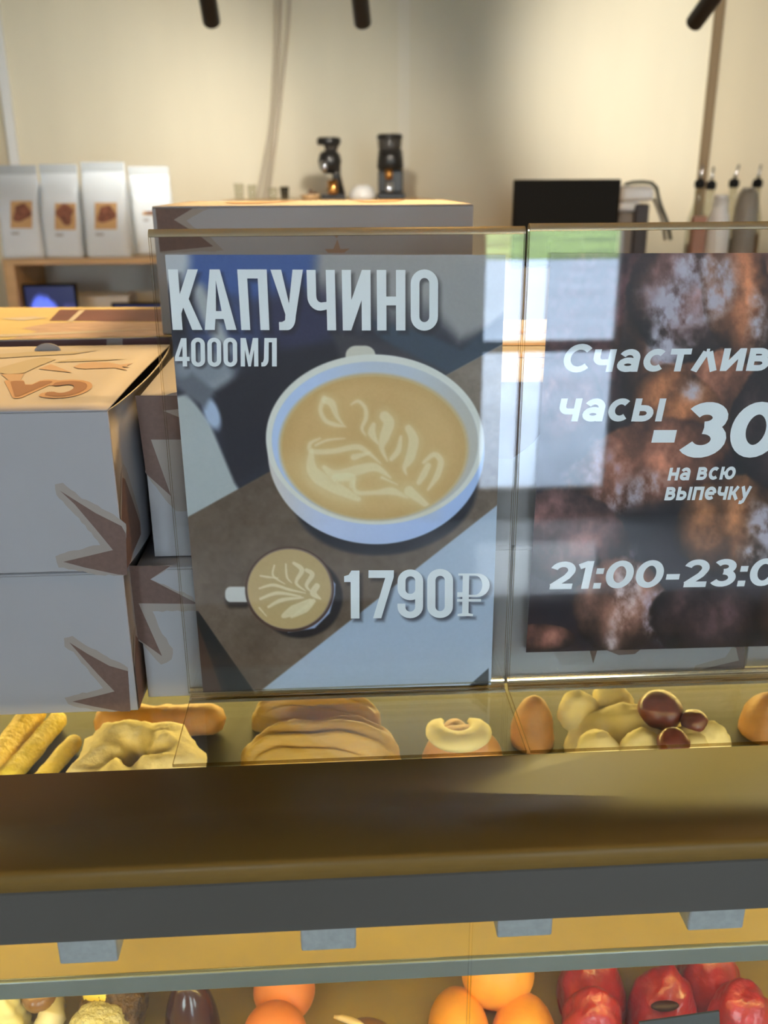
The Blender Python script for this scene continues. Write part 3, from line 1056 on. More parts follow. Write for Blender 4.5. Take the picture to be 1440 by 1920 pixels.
def rosetta(p, f, s_, clip, op=0.9, col=CREAM):
    st = [
        ([(400, 335), (378, 400), (405, 462), (460, 488), (525, 500)], [30, 24, 26, 26, 6]), ([(405, 345), (445, 365), (475, 440), (512, 490)], [40, 44, 26, 6]),
        ([(560, 370), (600, 352), (640, 390), (645, 450), (622, 510), (642, 550)], [8, 20, 24, 26, 20, 6]),
        ([(755, 440), (780, 480), (755, 560), (738, 625), (770, 700)], [60, 66, 60, 30, 8]), ([(690, 490), (680, 540), (715, 600)], [26, 46, 10]),
        ([(895, 510), (925, 580), (905, 680), (872, 740), (882, 780)], [40, 60, 56, 26, 8]), ([(850, 560), (835, 640), (795, 690)], [16, 34, 26]),
        ([(985, 710), (1045, 665), (1085, 705), (1062, 790), (1010, 870)], [18, 30, 36, 36, 12]), ([(1010, 730), (985, 780), (955, 830)], [34, 40, 26]),
        ([(375, 570), (318, 600), (330, 645), (450, 645), (590, 620), (660, 655), (730, 715)], [10, 22, 30, 30, 34, 24, 6]),
        ([(325, 645), (325, 740), (370, 800), (470, 860), (600, 925)], [24, 60, 80, 70, 30]),
        ([(400, 740), (470, 785), (600, 755), (700, 740), (790, 800)], [24, 54, 60, 46, 8]), ([(470, 800), (560, 800), (560, 850)], [50, 50, 20]),
        ([(572, 820), (590, 885), (700, 888), (800, 880), (890, 918)], [12, 24, 26, 44, 6]), ([(740, 800), (830, 840)], [16, 4]),
        ([(575, 680), (665, 655)], [36, 14]), ([(350, 610), (420, 580), (520, 570)], [14, 14, 4]), ([(900, 880), (1000, 960)], [60, 30]),
    ]
    for pts, w in st:
        p.stroke([f(a, b) for a, b in pts], [k * s_ * 1.9 for k in w], (196, 178, 136), soft=max(4, 22 * s_), op=op * .55, clip=clip)
        p.stroke([f(a, b) for a, b in pts], [k * s_ for k in w], col, soft=max(2.0, 9 * s_), op=op, clip=clip)


def shadow(p, loops, dx, dy, blur, op, col=(30, 28, 34)):
    m_ = np.zeros(len(p.x))
    xs_ = [q[0] for part in loops for q in part[0]]
    ys_ = [q[1] for part in loops for q in part[0]]
    sel = np.where((p.x > min(xs_) - 30) & (p.x < max(xs_) + 40) & (p.y > min(ys_) - 30) & (p.y < max(ys_) + 40))[0]
    q = Paint(p.x[sel] - dx, p.y[sel] - dy, (0, 0, 0))
    acc = np.zeros(len(sel))
    for part in loops:
        a = q.mask(part[0], blur)
        if len(part) > 1:
            a = np.minimum(a, 1 - q.mask(part[1], blur * .6))
        acc = np.maximum(acc, a)
    m_[sel] = acc * op
    p.put(m_, col)


def paint_cappuccino(x, y, u, v):
    p = Paint(x, y, (44, 45, 56))
    xy = np.stack([x, y], 1)
    # blurred cafe in the back
    p.ell(760, 520, 220, 75, (136, 135, 134), 60)
    p.poly([(585, 465), (960, 465), (960, 600), (860, 640), (800, 560), (700, 545), (600, 520)], (138, 137, 136), 18)
    p.poly([(330, 465), (594, 465), (585, 545), (470, 570), (350, 540)], (66, 86, 132), 18)
    p.ell(322, 490, 34, 48, (158, 162, 166), 14)
    p.ell(430, 615, 70, 60, (62, 72, 104), 26)
    p.stroke([(372, 545), (392, 590), (425, 655)], [26, 34, 20], (146, 150, 152), 12)
    p.ell(560, 600, 80, 60, (52, 52, 76), 26)
    p.ell(400, 705, 40, 34, (140, 146, 150), 14, .5)
    p.ell(375, 690, 60, 36, (118, 124, 132), 18)
    p.poly([(400, 735), (520, 660), (640, 640), (700, 680), (520, 860), (430, 915)], (40, 39, 48), 12)
    p.poly([(690, 600), (800, 625), (865, 655), (960, 575), (960, 650), (850, 706), (800, 705), (720, 640)], (60, 70, 82), 8)
    p.poly([(620, 620), (720, 640), (850, 705), (800, 720), (640, 680)], (62, 60, 66), 8)
    p.poly([(325, 745), (352, 738), (392, 790), (440, 905), (450, 920), (330, 985)], (150, 156, 156), 5)
    p.ell(397, 775, 14, 32, (150, 164, 184), 5, -.35)
    p.poly([(330, 720), (360, 700), (400, 730), (384, 765), (350, 742)], (92, 96, 104), 8)
    # table: brown board over pale cloth
    g = vnoise(xy, .05, 3, 4)
    g2 = vnoise(xy, .25, 4, 3)
    cloth = np.array([150, 163, 178])
    p.poly([(330, 985), (960, 636), (960, 1310), (330, 1310)], cloth, 2)
    board = p.mask([(330, 982), (500, 887), (960, 636), (960, 925), (925, 953), (488, 1296), (470, 1292), (366, 1150), (340, 1150)], 2)
    bc = np.array([96, 84, 73])[None] + 8 * g[:, None] + 5 * g2[:, None] + np.clip((x - 700) / 250, 0, 1)[:, None] * np.array([36, 38, 38]) * smooth(950, 700, y)[:, None]
    p.c = p.c * (1 - board[:, None]) + bc * board[:, None]
    p.poly([(340, 1146), (371, 1146), (476, 1296), (470, 1320), (340, 1320)], (40, 38, 38), 2)
    p.poly([(366, 1148), (371, 1146), (472, 1294), (430, 1300), (380, 1200)], (32, 33, 34), 2)
    p.poly([(366, 1160), (384, 1205), (418, 1300), (366, 1300)], (66, 50, 42), 3)
    p.poly([(880, 1285), (916, 1253), (916, 1290)], (34, 38, 46), 1.5)
    # big cup: shadow, bowl, rim, inside, coffee
    p.ell(722, 922, 173, 118, (40, 41, 50), 5, -.12)
    bowl = smooth(1.8, -1.8, (np.hypot((x - 705) / 203, (y - 846) / 174.5) - 1) * 174) * smooth(820, 830, y)
    bcol = np.array([163, 176, 203])[None] * np.ones((len(x), 1)) + ((x - 700) / 200)[:, None] * np.array([-14, -6, 4]) + smooth(620, 500, x)[:, None] * np.array([6, -4, -26])
    p.c = p.c * (1 - bowl[:, None]) + bcol * bowl[:, None]
    p.poly(rr(648, 648, 704, 700, 20, 18), (178, 176, 164), 2)
    p.ell(703, 824, 204.5, 159.5, (192, 193, 186), 1.6, .03)
    d = p.ell(703, 827, 193, 149, (166, 174, 184), 2, .03)
    inn = smooth(2, -2, d)
    p.put(inn * smooth(760, 560, x - (y - 800) * .2) * .9, (160, 178, 208))
    p.put(inn * smooth(740, 900, x) * .8, (168, 163, 150))
    p.ell(701, 838, 178, 138.5, (176, 158, 120), 4, .03)
    dc = p.ell(701, 839, 172, 133, (186, 158, 110), 4, .03)
    cof = smooth(1.5, -1.5, dc)
    p.put(cof * np.clip(vnoise(xy, .02, 9, 3) * .5 + .2, 0, .6), (170, 140, 92))
    p.put(cof * smooth(-26, -4, dc) * .35, (168, 138, 88))
    f = lambda a, b: (480 + a / 3.1304, 640 + b / 3.1304)
    p.ell(610, 905, 70, 34, (198, 180, 138), 22, .5, .5)
    p.ell(760, 925, 60, 22, (194, 176, 132), 18, .6, .35)
    rosetta(p, f, 1 / 3.13, cof, .62)
    # small cup
    p.ell(562, 1120, 80, 76, (38, 36, 40), 4)
    p.poly(rr(422, 1103, 470, 1140, 10, 16), (52, 44, 40), 5)
    p.poly(rr(422, 1100, 470, 1129, 10, 12), (176, 176, 172), 2)
    sc = p.mask([(540, 1186), (590, 1178), (618, 1150), (628, 1115), (629, 1095), (610, 1070), (540, 1110)], 2)
    p.put(sc, (140, 154, 182))
    p.ell(543, 1105, 83.5, 80, (76, 58, 50), 1.5)
    p.ell(543, 1104, 80, 76.5, (196, 190, 176), 1.0, op=.35)
    ds = p.ell(542.5, 1104.5, 78, 74.5, (166, 146, 106), 1.5)
    cl = smooth(1.5, -1.5, ds)
    f2 = lambda a, b: (340 + a / 2.3226, 1000 + b / 2.3226)
    for pts, w in (([(345, 185), (375, 190), (420, 195)], [8, 10, 4]), ([(405, 140), (400, 185), (450, 220)], [8, 10, 4]), ([(455, 135), (460, 190), (480, 215)], [8, 10, 4]),
                   ([(490, 130), (525, 160), (500, 215), (540, 250)], [14, 22, 14, 4]), ([(545, 160), (570, 180), (545, 225), (560, 250)], [16, 22, 16, 6]), ([(590, 230), (575, 260), (605, 285)], [26, 30, 8]),
                   ([(340, 240), (400, 225), (470, 245), (540, 260)], [8, 14, 12, 4]), ([(345, 285), (420, 260), (520, 275)], [12, 16, 6]), ([(380, 320), (440, 290), (530, 280)], [12, 18, 6]),
                   ([(445, 360), (490, 335), (560, 300)], [20, 46, 30]), ([(480, 365), (540, 330), (575, 295)], [10, 30, 20]), ([(340, 325), (370, 360)], [8, 4])):
        p.stroke([f2(a, b) for a, b in pts], [k / 2.32 for k in w], (198, 188, 156), soft=1.8, op=.85, clip=cl)
    shadow(p, W1, 5, 7, 7, .55)
    shadow(p, W2, 4, 4, 4, .55)
    shadow(p, W3, 5, 6, 5, .6)
    p.c += (vnoise(xy, .9, 12, 2) * 1.6)[:, None]
    return tone(p.c - np.array([15, 16, 18]))


def quad_sheet(px, Y):
    return [ony(a, b, Y) for a, b in px]


YP = YA + .0007
q = quad_sheet([(310, 473), (950, 481), (382, 1299)], YP)
tl, tr, bl = q
wid = .2005
tlp = np.array([-.0962, YP, 1.5005]); trp = np.array([.1052, YP, 1.4985]); blp = np.array([-.0950, YP, 1.2073])
ps1 = empty('cappuccino_poster', (0.004, YP, 1.207))
tag(ps1, 'cappuccino price poster showing a huge cup of latte art beside a small one', 'poster')
sheet1 = grid_print('printed_sheet', tlp, trp, blp, 400, 560, paint_cappuccino, m_paper, ps1)
on1 = lambda px, py, lift: tuple(ony(px, py, YP) + np.array([0, -lift - .0002, 0]))
poly_mesh('title_lettering', W1, on1, m_letter, ps1)
poly_mesh('volume_lettering', W2, on1, m_letter, ps1)
poly_mesh('price_lettering', W3, on1, m_letter, ps1)


def paint_happy(x, y, u, v):
    xy = np.stack([x, y], 1)
    n1, n2, n3 = vnoise(xy, .02, 21, 4), vnoise(xy, .06, 22, 4), vnoise(xy * np.array([1.0, .7]), .22, 23, 4)
    p = Paint(x, y, (38, 30, 36))
    p.c += (n1 * 8)[:, None] * np.array([1.2, .8, .7])

    def roll(cx, cy, a, b, rot, col, rid=.09, hi=.5, soft=10):
        dx, dy = x - cx, y - cy
        cr, sr = math.cos(rot), math.sin(rot)
        uu, vv = (dx * cr + dy * sr) / a, (-dx * sr + dy * cr) / b
        r = np.hypot(uu, vv) + .10 * n2
        m_ = smooth(1.03, .93, r)
        band = .5 + .5 * np.sin((uu * a * rid) + 2.5 * vv + n2 * 1.5)
        sh = np.clip(1.15 - .75 * r ** 2 + .25 * (-vv), .2, 1.5) * (.72 + .4 * band) * (1 + .22 * n3)
        cc = np.asarray(col, float)[None] * sh[:, None]
        p.c = p.c * (1 - m_[:, None]) + cc * m_[:, None]
        return m_

    def powder(cx, cy, a, b, rot=0.0, dens=.55, col=(160, 154, 164)):
        dx, dy = x - cx, y - cy
        cr, sr = math.cos(rot), math.sin(rot)
        r = np.hypot((dx * cr + dy * sr) / a, (-dx * sr + dy * cr) / b)
        p.put(smooth(1.1, .3, r + .45 * n2) * np.clip(dens * .95 + .75 * n3, 0, .92), col)
    roll(1120, 640, 150, 240, .2, (74, 50, 50), .06)
    roll(1620, 560, 190, 220, 0, (120, 80, 62), .05)
    roll(1350, 640, 195, 215, .35, (132, 86, 66), .06)
    roll(1290, 560, 120, 120, .3, (112, 80, 74), .07)
    roll(1385, 560, 70, 130, -.2, (150, 96, 66), .08)
    powder(1262, 575, 75, 95, .2, .75)
    powder(1350, 520, 45, 100, .25, .6)
    powder(1300, 490, 70, 40, 0, .5)
    powder(1240, 640, 40, 60, .2, .6)
    powder(1420, 600, 30, 80, .1, .4)
    roll(1270, 760, 90, 70, .5, (146, 94, 62), .08)
    powder(1300, 735, 34, 40, 0, .45)
    roll(1220, 880, 160, 95, -.25, (128, 84, 66), .055)
    powder(1200, 920, 85, 36, -.5, .45)
    powder(1120, 880, 60, 70, 0, .3, (150, 130, 140))
    roll(1060, 760, 70, 90, .2, (92, 64, 62), .08)
    p.ell(1200, 985, 120, 30, (30, 27, 32), 20, -.3, .9)
    roll(1460, 800, 90, 150, .1, (58, 44, 44), .05)
    roll(1370, 990, 110, 95, -.4, (120, 82, 56), .07)
    powder(1425, 985, 50, 60, -.5, .75)
    powder(1405, 1040, 26, 34, -.4, .6)
    roll(1060, 1010, 120, 90, .3, (98, 70, 66), .05)
    roll(1160, 1140, 90, 92, .1, (126, 90, 76), .07)
    powder(1165, 1130, 30, 90, .25, .55, (196, 180, 180))
    powder(1225, 1160, 28, 50, .1, .4, (170, 160, 175))
    roll(1010, 1195, 70, 26, 0, (110, 74, 64), .07)
    roll(1330, 1160, 110, 70, 0, (66, 50, 50), .05)
    roll(1600, 960, 150, 140, 0, (104, 70, 54), .05)
    roll(1560, 1150, 150, 90, 0, (84, 58, 48), .05)
    p.c += (vnoise(xy, .9, 12, 2) * 1.6)[:, None]
    return tone(p.c - np.array([12, 11, 11]))


ps2 = empty('happy_hours_poster', (.229, YP, 1.23))
tag(ps2, 'happy hours discount poster over a photo of sugared croissants', 'poster')
tlp2 = np.array([.1328, YP, 1.4990]); trp2 = np.array([.3345, YP, 1.4975]); blp2 = np.array([.1302, YP, 1.2300])
grid_print('printed_sheet', tlp2, trp2, blp2, 400, 530, paint_happy, m_paper, ps2)
on2 = on1


# rounded bold italic letters drawn as uniform strokes; unit = x-height, y up
def ea(cx, cy, rx, ry, a0, a1, n=18):
    return [(cx + rx * math.cos(math.radians(a0 + (a1 - a0) * i / n)), cy + ry * math.sin(math.radians(a0 + (a1 - a0) * i / n))) for i in range(n + 1)]


HB = .13
LET = {
    'С': (1.02, [ea(.60, .62, .46, .50, 42, 318)]),
    'ч': (.84, [[(.13, 1), (.13, .70)] + ea(.36, .66, .23, .23, 190, 270, 8) + [(.71, .43)], [(.71, 1), (.71, 0)]]),
    'а': (.86, [ea(.42, .60, .29, .27, 155, 0, 12) + [(.71, .30), (.71, 0)], ea(.41, .31, .28, .19, 0, 360)]),
    'с': (.86, [ea(.47, .5, .34, .375, 48, 312)]),
    'т': (.80, [[(0, .875), (.80, .875)], [(.40, .80), (.40, 0)]]),
    'л': (.98, [[(.10, 0), (.44, .86)], [(.44, .86), (.56, .86)], [(.56, .86), (.86, 0)]]),
    'и': (.88, [[(.13, 1), (.13, 0)], [(.16, .10), (.72, .90)], [(.75, 1), (.75, 0)]]),
    'в': (.84, [[(.13, 0), (.13, 1)], [(.13, .875), (.40, .875)] + ea(.42, .71, .22, .165, 90, -90, 8) + [(.13, .545)], [(.13, .545), (.44, .545)] + ea(.46, .335, .25, .21, 90, -90, 8) + [(.13, .125)]]),
    'ы': (1.20, [[(.13, 0), (.13, 1)], [(.13, .58), (.40, .58)] + ea(.42, .352, .26, .228, 90, -90, 8) + [(.13, .125)], [(1.07, 0), (1.07, 1)]]),
    'е': (.90, [[(.15, .5), (.80, .5)], ea(.47, .5, .34, .375, 0, 312)]),
    'н': (.86, [[(.13, 0), (.13, 1)], [(.13, .5), (.73, .5)], [(.73, 0), (.73, 1)]]),
    'п': (.86, [[(.13, 0), (.13, .875)], [(0, .875), (.86, .875)], [(.73, 0), (.73, .875)]]),
    'у': (.86, [[(.13, 1), (.44, .22)], [(.78, 1), (.36, -.12), (.22, -.20), (.04, -.20)]]),
    'к': (.82, [[(.13, 0), (.13, 1)], [(.16, .46), (.40, .52), (.70, 1)], [(.40, .52), (.74, 0)]]),
    'ю': (1.22, [[(.13, 0), (.13, 1)], [(.13, .5), (.50, .5)], ea(.82, .5, .33, .375, 0, 360)]),
    '0': (.94, [ea(.47, .625, .335, .50, 0, 360, 28)]),
    '1': (.52, [[(.02, 1.0), (.32, 1.15)], [(.34, 1.25), (.34, 0)]]),
    '2': (.88, [ea(.42, .84, .30, .285, 165, -20, 14) + [(.60, .55), (.16, .125)], [(.10, .125), (.84, .125)]]),
    '3': (.86, [ea(.40, .90, .27, .225, 150, -90, 14), ea(.40, .40, .32, .275, 90, -150, 14)]),
    ':': (.30, [[(.15, 0), (.15, .26)], [(.15, .66), (.15, .92)]]),
    '-': (.52, [[(.04, .48), (.48, .48)]]),
    '%': (1.30, [ea(.30, .92, .19, .21, 0, 360), ea(1.0, .33, .19, .21, 0, 360), [(.95, 1.25), (.35, 0)]]),
    ' ': (.34, []),
}


def stroke_text(nm, s_, x0, ref, xref, yb, U, slope=0.0, gap=.13, hw=HB, shear=.22):
    """letters from x0 to where glyph number ref starts at xref (pixels, along the baseline)"""
    pos, x = [], 0.0
    for ch in s_:
        pos.append(x)
        x += LET[ch][0] + gap
    pos.append(x - gap)
    sx = (xref - x0) / pos[ref]
    V, F = [], []
    k = 0
    for ch, px_ in zip(s_, pos):
        for st in LET[ch][1]:
            P = [np.array(p) for p in st]
            n = len(P)
            closed = n > 4 and np.linalg.norm(P[0] - P[-1]) < 1e-6
            L_, R_ = [], []
            for i in range(n):
                if closed:
                    d0, d1 = P[i] - P[i - 1 if i else n - 2], P[(i + 1) if i < n - 1 else 1] - P[i]
                else:
                    d0 = P[i] - P[i - 1] if i else P[1] - P[0]
                    d1 = P[i + 1] - P[i] if i < n - 1 else d0
                d0, d1 = d0 / np.linalg.norm(d0), d1 / np.linalg.norm(d1)
                t = d0 + d1
                t /= np.linalg.norm(t)
                m_ = np.array([-t[1], t[0]]) * hw / max(.5, float(t @ d0))
                L_.append(P[i] + m_)
                R_.append(P[i] - m_)
            b = len(V)
            for q in L_ + R_:
                X = x0 + (px_ + q[0]) * sx + shear * q[1] * U
                Yp = yb + slope * (X - x0) - q[1] * U
                V.append(on1(X, Yp, k * 4e-6))
            F += [(b + i, b + i + 1, b + n + i + 1, b + n + i) for i in range(n - 1)]
            k += 1
    return mesh(nm, V, F, m_letter, ps2)


stroke_text('happy_lettering', 'Счастливые', 1051, 7, 1398, 698, 42.5, -.008)
stroke_text('hours_lettering', 'часы', 1043, 4, 1240, 790, 43, 0)
stroke_text('discount_lettering', '-30%', 1211, 2, 1360, 857, 81, -.004, gap=.07, hw=.145)
stroke_text('for_all_lettering', 'на всю', 1251, 6, 1375, 901, 24, -.02)
stroke_text('pastry_lettering', 'выпечку', 1245, 7, 1404, 938, 25, -.01)
stroke_text('time_lettering', '21:00-23:00', 1024, 6, 1275, 1105, 41.5, -.016, gap=.06, hw=.125)
# ------------------------------------------------------------------ track spotlights on the ceiling
def spotlight(pend, ptop, r, target, watts, col, label, blend=.6, size=70, lamp=True):
    """cylinder from ptop (upper) to pend (mouth); its own light shines out of the mouth"""
    a, b = Vector(ptop), Vector(pend)
    d = (b - a).normalized()
    root = empty('track_spotlight', (a.x, a.y, ZC))
    tag(root, label, 'spotlight', 'black track spotlights under the ceiling')
    q = Vector((0, 0, 1)).rotation_difference(d).to_matrix()
    L = (b - a).length
    prof = [(0, 0), (r * .9, 0), (r, .004), (r, L - .003), (r * .96, L), (r * .86, L), (r * .84, L - .02), (0, L - .02)]
    lathe('barrel', prof, a, m_blackm, root, 28, False, q)
    lathe('lens', [(0, L - .017), (r * .82, L - .017), (r * .82, L - .0195), (0, L - .0195)], a, MATS['spot lens'], root, 24, True, q)
    up = a + d * .02
    tube('stem', [(up.x, up.y, up.z), (up.x, up.y, ZC - .03)], .006, m_blackm, root)
    box('driver_box', up.x - .017, up.x + .017, up.y - .06, up.y + .06, ZC - .055, ZC - .03, m_blackm, root, .003)
    l = bpy.data.lights.new('spot_light', 'SPOT')
    l.energy = watts
    l.color = col
    l.spot_size = math.radians(size)
    l.spot_blend = blend
    l.shadow_soft_size = r * .8
    o = bpy.data.objects.new('spot_light', l)
    C.objects.link(o)
    o.location = b + d * .004
    o.rotation_euler = (Vector(target) - b).to_track_quat('-Z', 'Y').to_euler()
    return root


mat('spot lens', (1, 1, 1), .4, emit=(1.0, .90, .72), estr=14.0)
m_trk = mat('black track', (0.02, 0.02, 0.02), .4)
YT = 2.3
WARM = (1.0, .94, .82)
SP = [((397, 42), (378, -70), (-.80, 3.8, 1.72), 48, 'spotlight hanging left of the paired wall cables, tipped slightly'),
      ((680, 44), (668, -75), (-.12, 3.8, 1.60), 30, 'upright spotlight above the black coffee grinders'),
      ((1301, 44), (1362, -40), (1.36, 3.8, 1.90), 84, 'spotlight turned toward the bright patch on the panelled wall')]
for (a, b), (c, d), tg, wts, lab in SP:
    pe = ony(a, b, YT + .10)
    pt_ = ony(c, d, YT - .02)
    spotlight(pe, pt_, 16.5 * pxm(pe), tg, wts, WARM, lab, 1.0, 66)
box('ceiling_track', -2.5, 3.0, YT - .02, YT + .02 + .03, ZC - .03, ZC - .0002, m_trk)
tag(bpy.data.objects['ceiling_track'], 'black ceiling track carrying the spotlights', 'track')
# warm pendant lamps over the counter, above the frame
m_bulb = mat('opal bulb', (1, 1, 1), .4, emit=(1.0, .74, .40), estr=20.0)


def pendant(x, y, z, watts, label):
    root = empty('pendant_lamp', (x, y, ZC))
    tag(root, label, 'lamp', 'pendant lamps above the display case')
    tube('cord', [(x, y, ZC - .001), (x, y, z + .15)], .003, m_black, root)
    lathe('shade', [(.02, .15), (.05, .14), (.11, .03), (.125, 0), (.121, 0), (.106, .03), (.046, .135), (.0, .138)], (x, y, z), m_blackm, root, 32)
    lathe('bulb', [(0, .10), (.02, .09), (.036, .055), (.03, .02), (0, .008)], (x, y, z), m_bulb, root, 20)
    l = bpy.data.lights.new('pendant_light', 'AREA')
    l.shape = 'DISK'
    l.size = .2
    l.energy = watts
    l.color = (1.0, .62, .24)
    o = bpy.data.objects.new('pendant_light', l)
    C.objects.link(o)
    o.location = (x, y, z + .002)


for i, (x, lab) in enumerate(((-.75, 'black domed pendant lamp over the coffee bag end of the display case'), (.15, 'black domed pendant lamp over the tall stack of boxes'), (1.05, 'black domed pendant lamp past the happy hours sign'))):
    pendant(x, 1.12, 2.0, 14.0, lab)

# unseen spotlight added over the counter to warm the box stack sides and lids
spotlight((.36, .46, 2.07), (.43, .45, 2.18), .024, (-.17, .60, 1.36), 20, (1.0, .58, .21), 'added unseen spotlight above the counter warming the box stacks', .7, 25)

# ------------------------------------------------------------------ wall cables
NC = 0
for nm, pts in (('wall_cable', [(516, -60), (517, 40), (513, 150), (506, 240), (494, 310), (480, 390)]), ('wall_cable', [(528, -60), (526, 60), (520, 170), (513, 250), (503, 310), (492, 390)]),
                ('wall_cable', [(546, -60), (541, 40), (532, 130), (522, 220), (508, 330), (500, 400)])):
    P = []
    for i in range(len(pts) - 1):
        p0, p1, p2, p3 = [np.array(pts[min(max(k, 0), len(pts) - 1)], float) for k in (i - 1, i, i + 1, i + 2)]
        for t in np.linspace(0, 1, 6, endpoint=False):
            w = .5 * (2 * p1 + (p2 - p0) * t + (2 * p0 - 5 * p1 + 4 * p2 - p3) * t * t + (3 * p1 - p0 - 3 * p2 + p3) * t ** 3)
            P.append(ony(w[0], w[1], YB - .012))
    o = tube(nm, P, .0065, MATS.get('cream cable') or mat('cream cable', (.58, .50, .38), .5))
    tag(o, {0: 'cream cable closest to the coffee bags on the plywood wall', 1: 'middle cream cable of the three on the plywood wall', 2: 'cream cable closest to the coffee grinders on the wall'}[NC], 'cable', 'cables on the plywood wall')
    NC += 1

# ------------------------------------------------------------------ back counter and shelves
ZB = 0.98
bc_ = empty('back_counter', (.3, 3.2, 0))
tag(bc_, 'oak back counter running along the plywood wall', 'counter')
box('worktop', -1.6, 2.6, 2.45, YB - .05, ZB - .03, ZB, m_wood, bc_, .003)
box('cabinet_body', -1.58, 2.58, 2.5, YB - .051, 0.0, ZB - .0302, m_woodin, bc_)
# shelf with the coffee bags
YS = 2.96
sL = ony(8, 520, YS)[0]
zs1 = ony(100, 485, YS)[2]
sR = ony(338, 490, YS)[0]
su = empty('shelf_unit', ((sL + sR) / 2, YS + .15, ZB))
tag(su, 'light oak shelf unit on the back counter carrying the coffee bags', 'shelf')
th = .018
box('top_board', sL, sR, YS, YS + .32, zs1 - th, zs1, m_wood, su, .001)
for a in (sL, sR - .034):
    box('upright', a, a + .034, YS + .0006, YS + .32, ZB + .0005, zs1 - th - .0003, m_wood, su, .001)
box('lower_board', sL + .0345, sR - .0345, YS + .03, YS + .32, ZB + .05, ZB + .068, m_wood, su)
m_back = mat('pale grey board', (.55, .53, .46), .6)
box('back_board', sL + .0345, sR - .0345, YS + .305, YS + .3195, ZB + .07, zs1 - th - .001, m_back, su)


def coffee_bag(px0, px1, pt, pb, Y, label, rz=0.0, lab=True, lx=None, dep=.085, seed=0, crease=0.0):
    zb = zs1 + .0004
    c0 = ony((px0 + px1) / 2, pb, Y)
    W_ = (px1 - px0) * pxm(c0)
    zt = ony((px0 + px1) / 2, pt, Y)[2]
    H = zt - zb
    cx = c0[0]
    root = empty('coffee_bag', (cx, Y + dep / 2, zb))
    tag(root, label, 'bag', 'white coffee bags on the oak shelf')
    n, k = 48, 26
    V, F = [], []
    Rm = Matrix.Rotation(rz, 3, 'Z')
    for j in range(k + 1):
        v = j / k
        w = W_ / 2 * (1 - .03 * v + (.012 * math.sin(v * 9 + seed)))
        d = dep / 2 * (1 - smooth(.62, .93, np.array(v)) * .93) * (0.94 + .06 * math.sin(PI * min(v, .6) / .6))
        for i in range(n):
            a = 2 * PI * i / n
            e = .28 if v < .85 else .4
            x = w * math.copysign(abs(math.cos(a)) ** e, math.cos(a))
            y = d * math.copysign(abs(math.sin(a)) ** e, math.sin(a))
            nz = vnoise(np.array([[x * 1.0, y, v * H + seed * 3.1]]), 42, seed, 3)[0]
            amp = .0045 * math.sin(PI * min(1, v * 1.03)) ** .5 if v < .97 else .001
            y += -amp * nz if y < 0 else amp * nz
            if crease and y < 0:
                y += crease * math.exp(-((v - .74 + (x / W_) * .28) / .03) ** 2)
            q_ = Rm @ Vector((x, y, 0))
            V.append((cx + q_.x, Y + dep / 2 + q_.y, zb + H * v))
    for j in range(k):
        for i in range(n):
            F.append((j * n + i, j * n + (i + 1) % n, (j + 1) * n + (i + 1) % n, (j + 1) * n + i))
    F.append(tuple(range(n))[::-1])
    F.append(tuple(k * n + i for i in range(n)))
    mesh('pouch', V, F, m_bag, root, True)
    # sealed strip at the top
    q0, q1 = Rm @ Vector((-W_ * .47, 0, 0)), Rm @ Vector((W_ * .47, 0, 0))
    bm = box_bm(-W_ * .475, W_ * .475, -.0045, .0045, H - .022, H + .004)
    for vv in bm.verts:
        t_ = Rm @ vv.co
        vv.co = Vector((cx + t_.x, Y + dep / 2 + t_.y, zb + t_.z))
    from_bm('top_seal', bm, m_seal, root)
    if lab:
        x0, x1, y0, y1 = lx
        yl = -dep / 2 - .0042
        def on_bag(px, py, lift):
            # a point of the turned front face seen at this pixel
            nrm = np.array(Rm @ Vector((0, -1, 0)))
            p0 = np.array([cx, Y + dep / 2, zb]) + nrm * (dep / 2 + .0045 + lift)
            return tuple(onplane(px, py, p0, nrm))
        lb = poly_mesh('label', [[[(x0, y0), (x1, y0), (x1, y1), (x0, y1)]]], on_bag, m_lab, root, 0)
        w_, h_ = x1 - x0, y1 - y0
        rs = random.Random(seed)
        blot = [(x0 + w_ * (.5 + .40 * math.cos(t) * (1 + .25 * math.sin(3 * t + seed))), y0 + h_ * (.42 + .36 * math.sin(t) * (1 + .2 * math.cos(2 * t + seed)))) for t in np.linspace(0, 2 * PI, 24, endpoint=False)]
        poly_mesh('label_picture', [[blot]], on_bag, m_labb, lb, .0008)
        poly_mesh('label_caption', [[[(x0 + 1, y1 + 7), (x0 + w_ * .4, y1 + 7), (x0 + w_ * .4, y1 + 12), (x0 + 1, y1 + 12)]]], on_bag, m_ink, lb, .0004)
    return root


coffee_bag(5, 82, 312, 484, YS + .02, 'white coffee bag at the outer end of the oak shelf', lx=(20, 60, 377, 428), seed=1, crease=.003)
coffee_bag(86, 157, 310, 484, YS + .03, 'white coffee bag with a slanting crease, second along the shelf', lx=(103, 142, 381, 431), seed=4, crease=.010)
coffee_bag(163, 245, 306, 485, YS + .02, 'tallest white coffee bag, third along the shelf', lx=(178, 219, 380, 430), seed=7)
coffee_bag(250, 326, 314, 489, YS + .13, 'white coffee bag standing turned behind the box stack', rz=math.radians(14), lx=(268, 296, 396, 403), seed=9)
# tablets and papers under the shelf
m_screen = printmat('tablet screen', .2, .5)


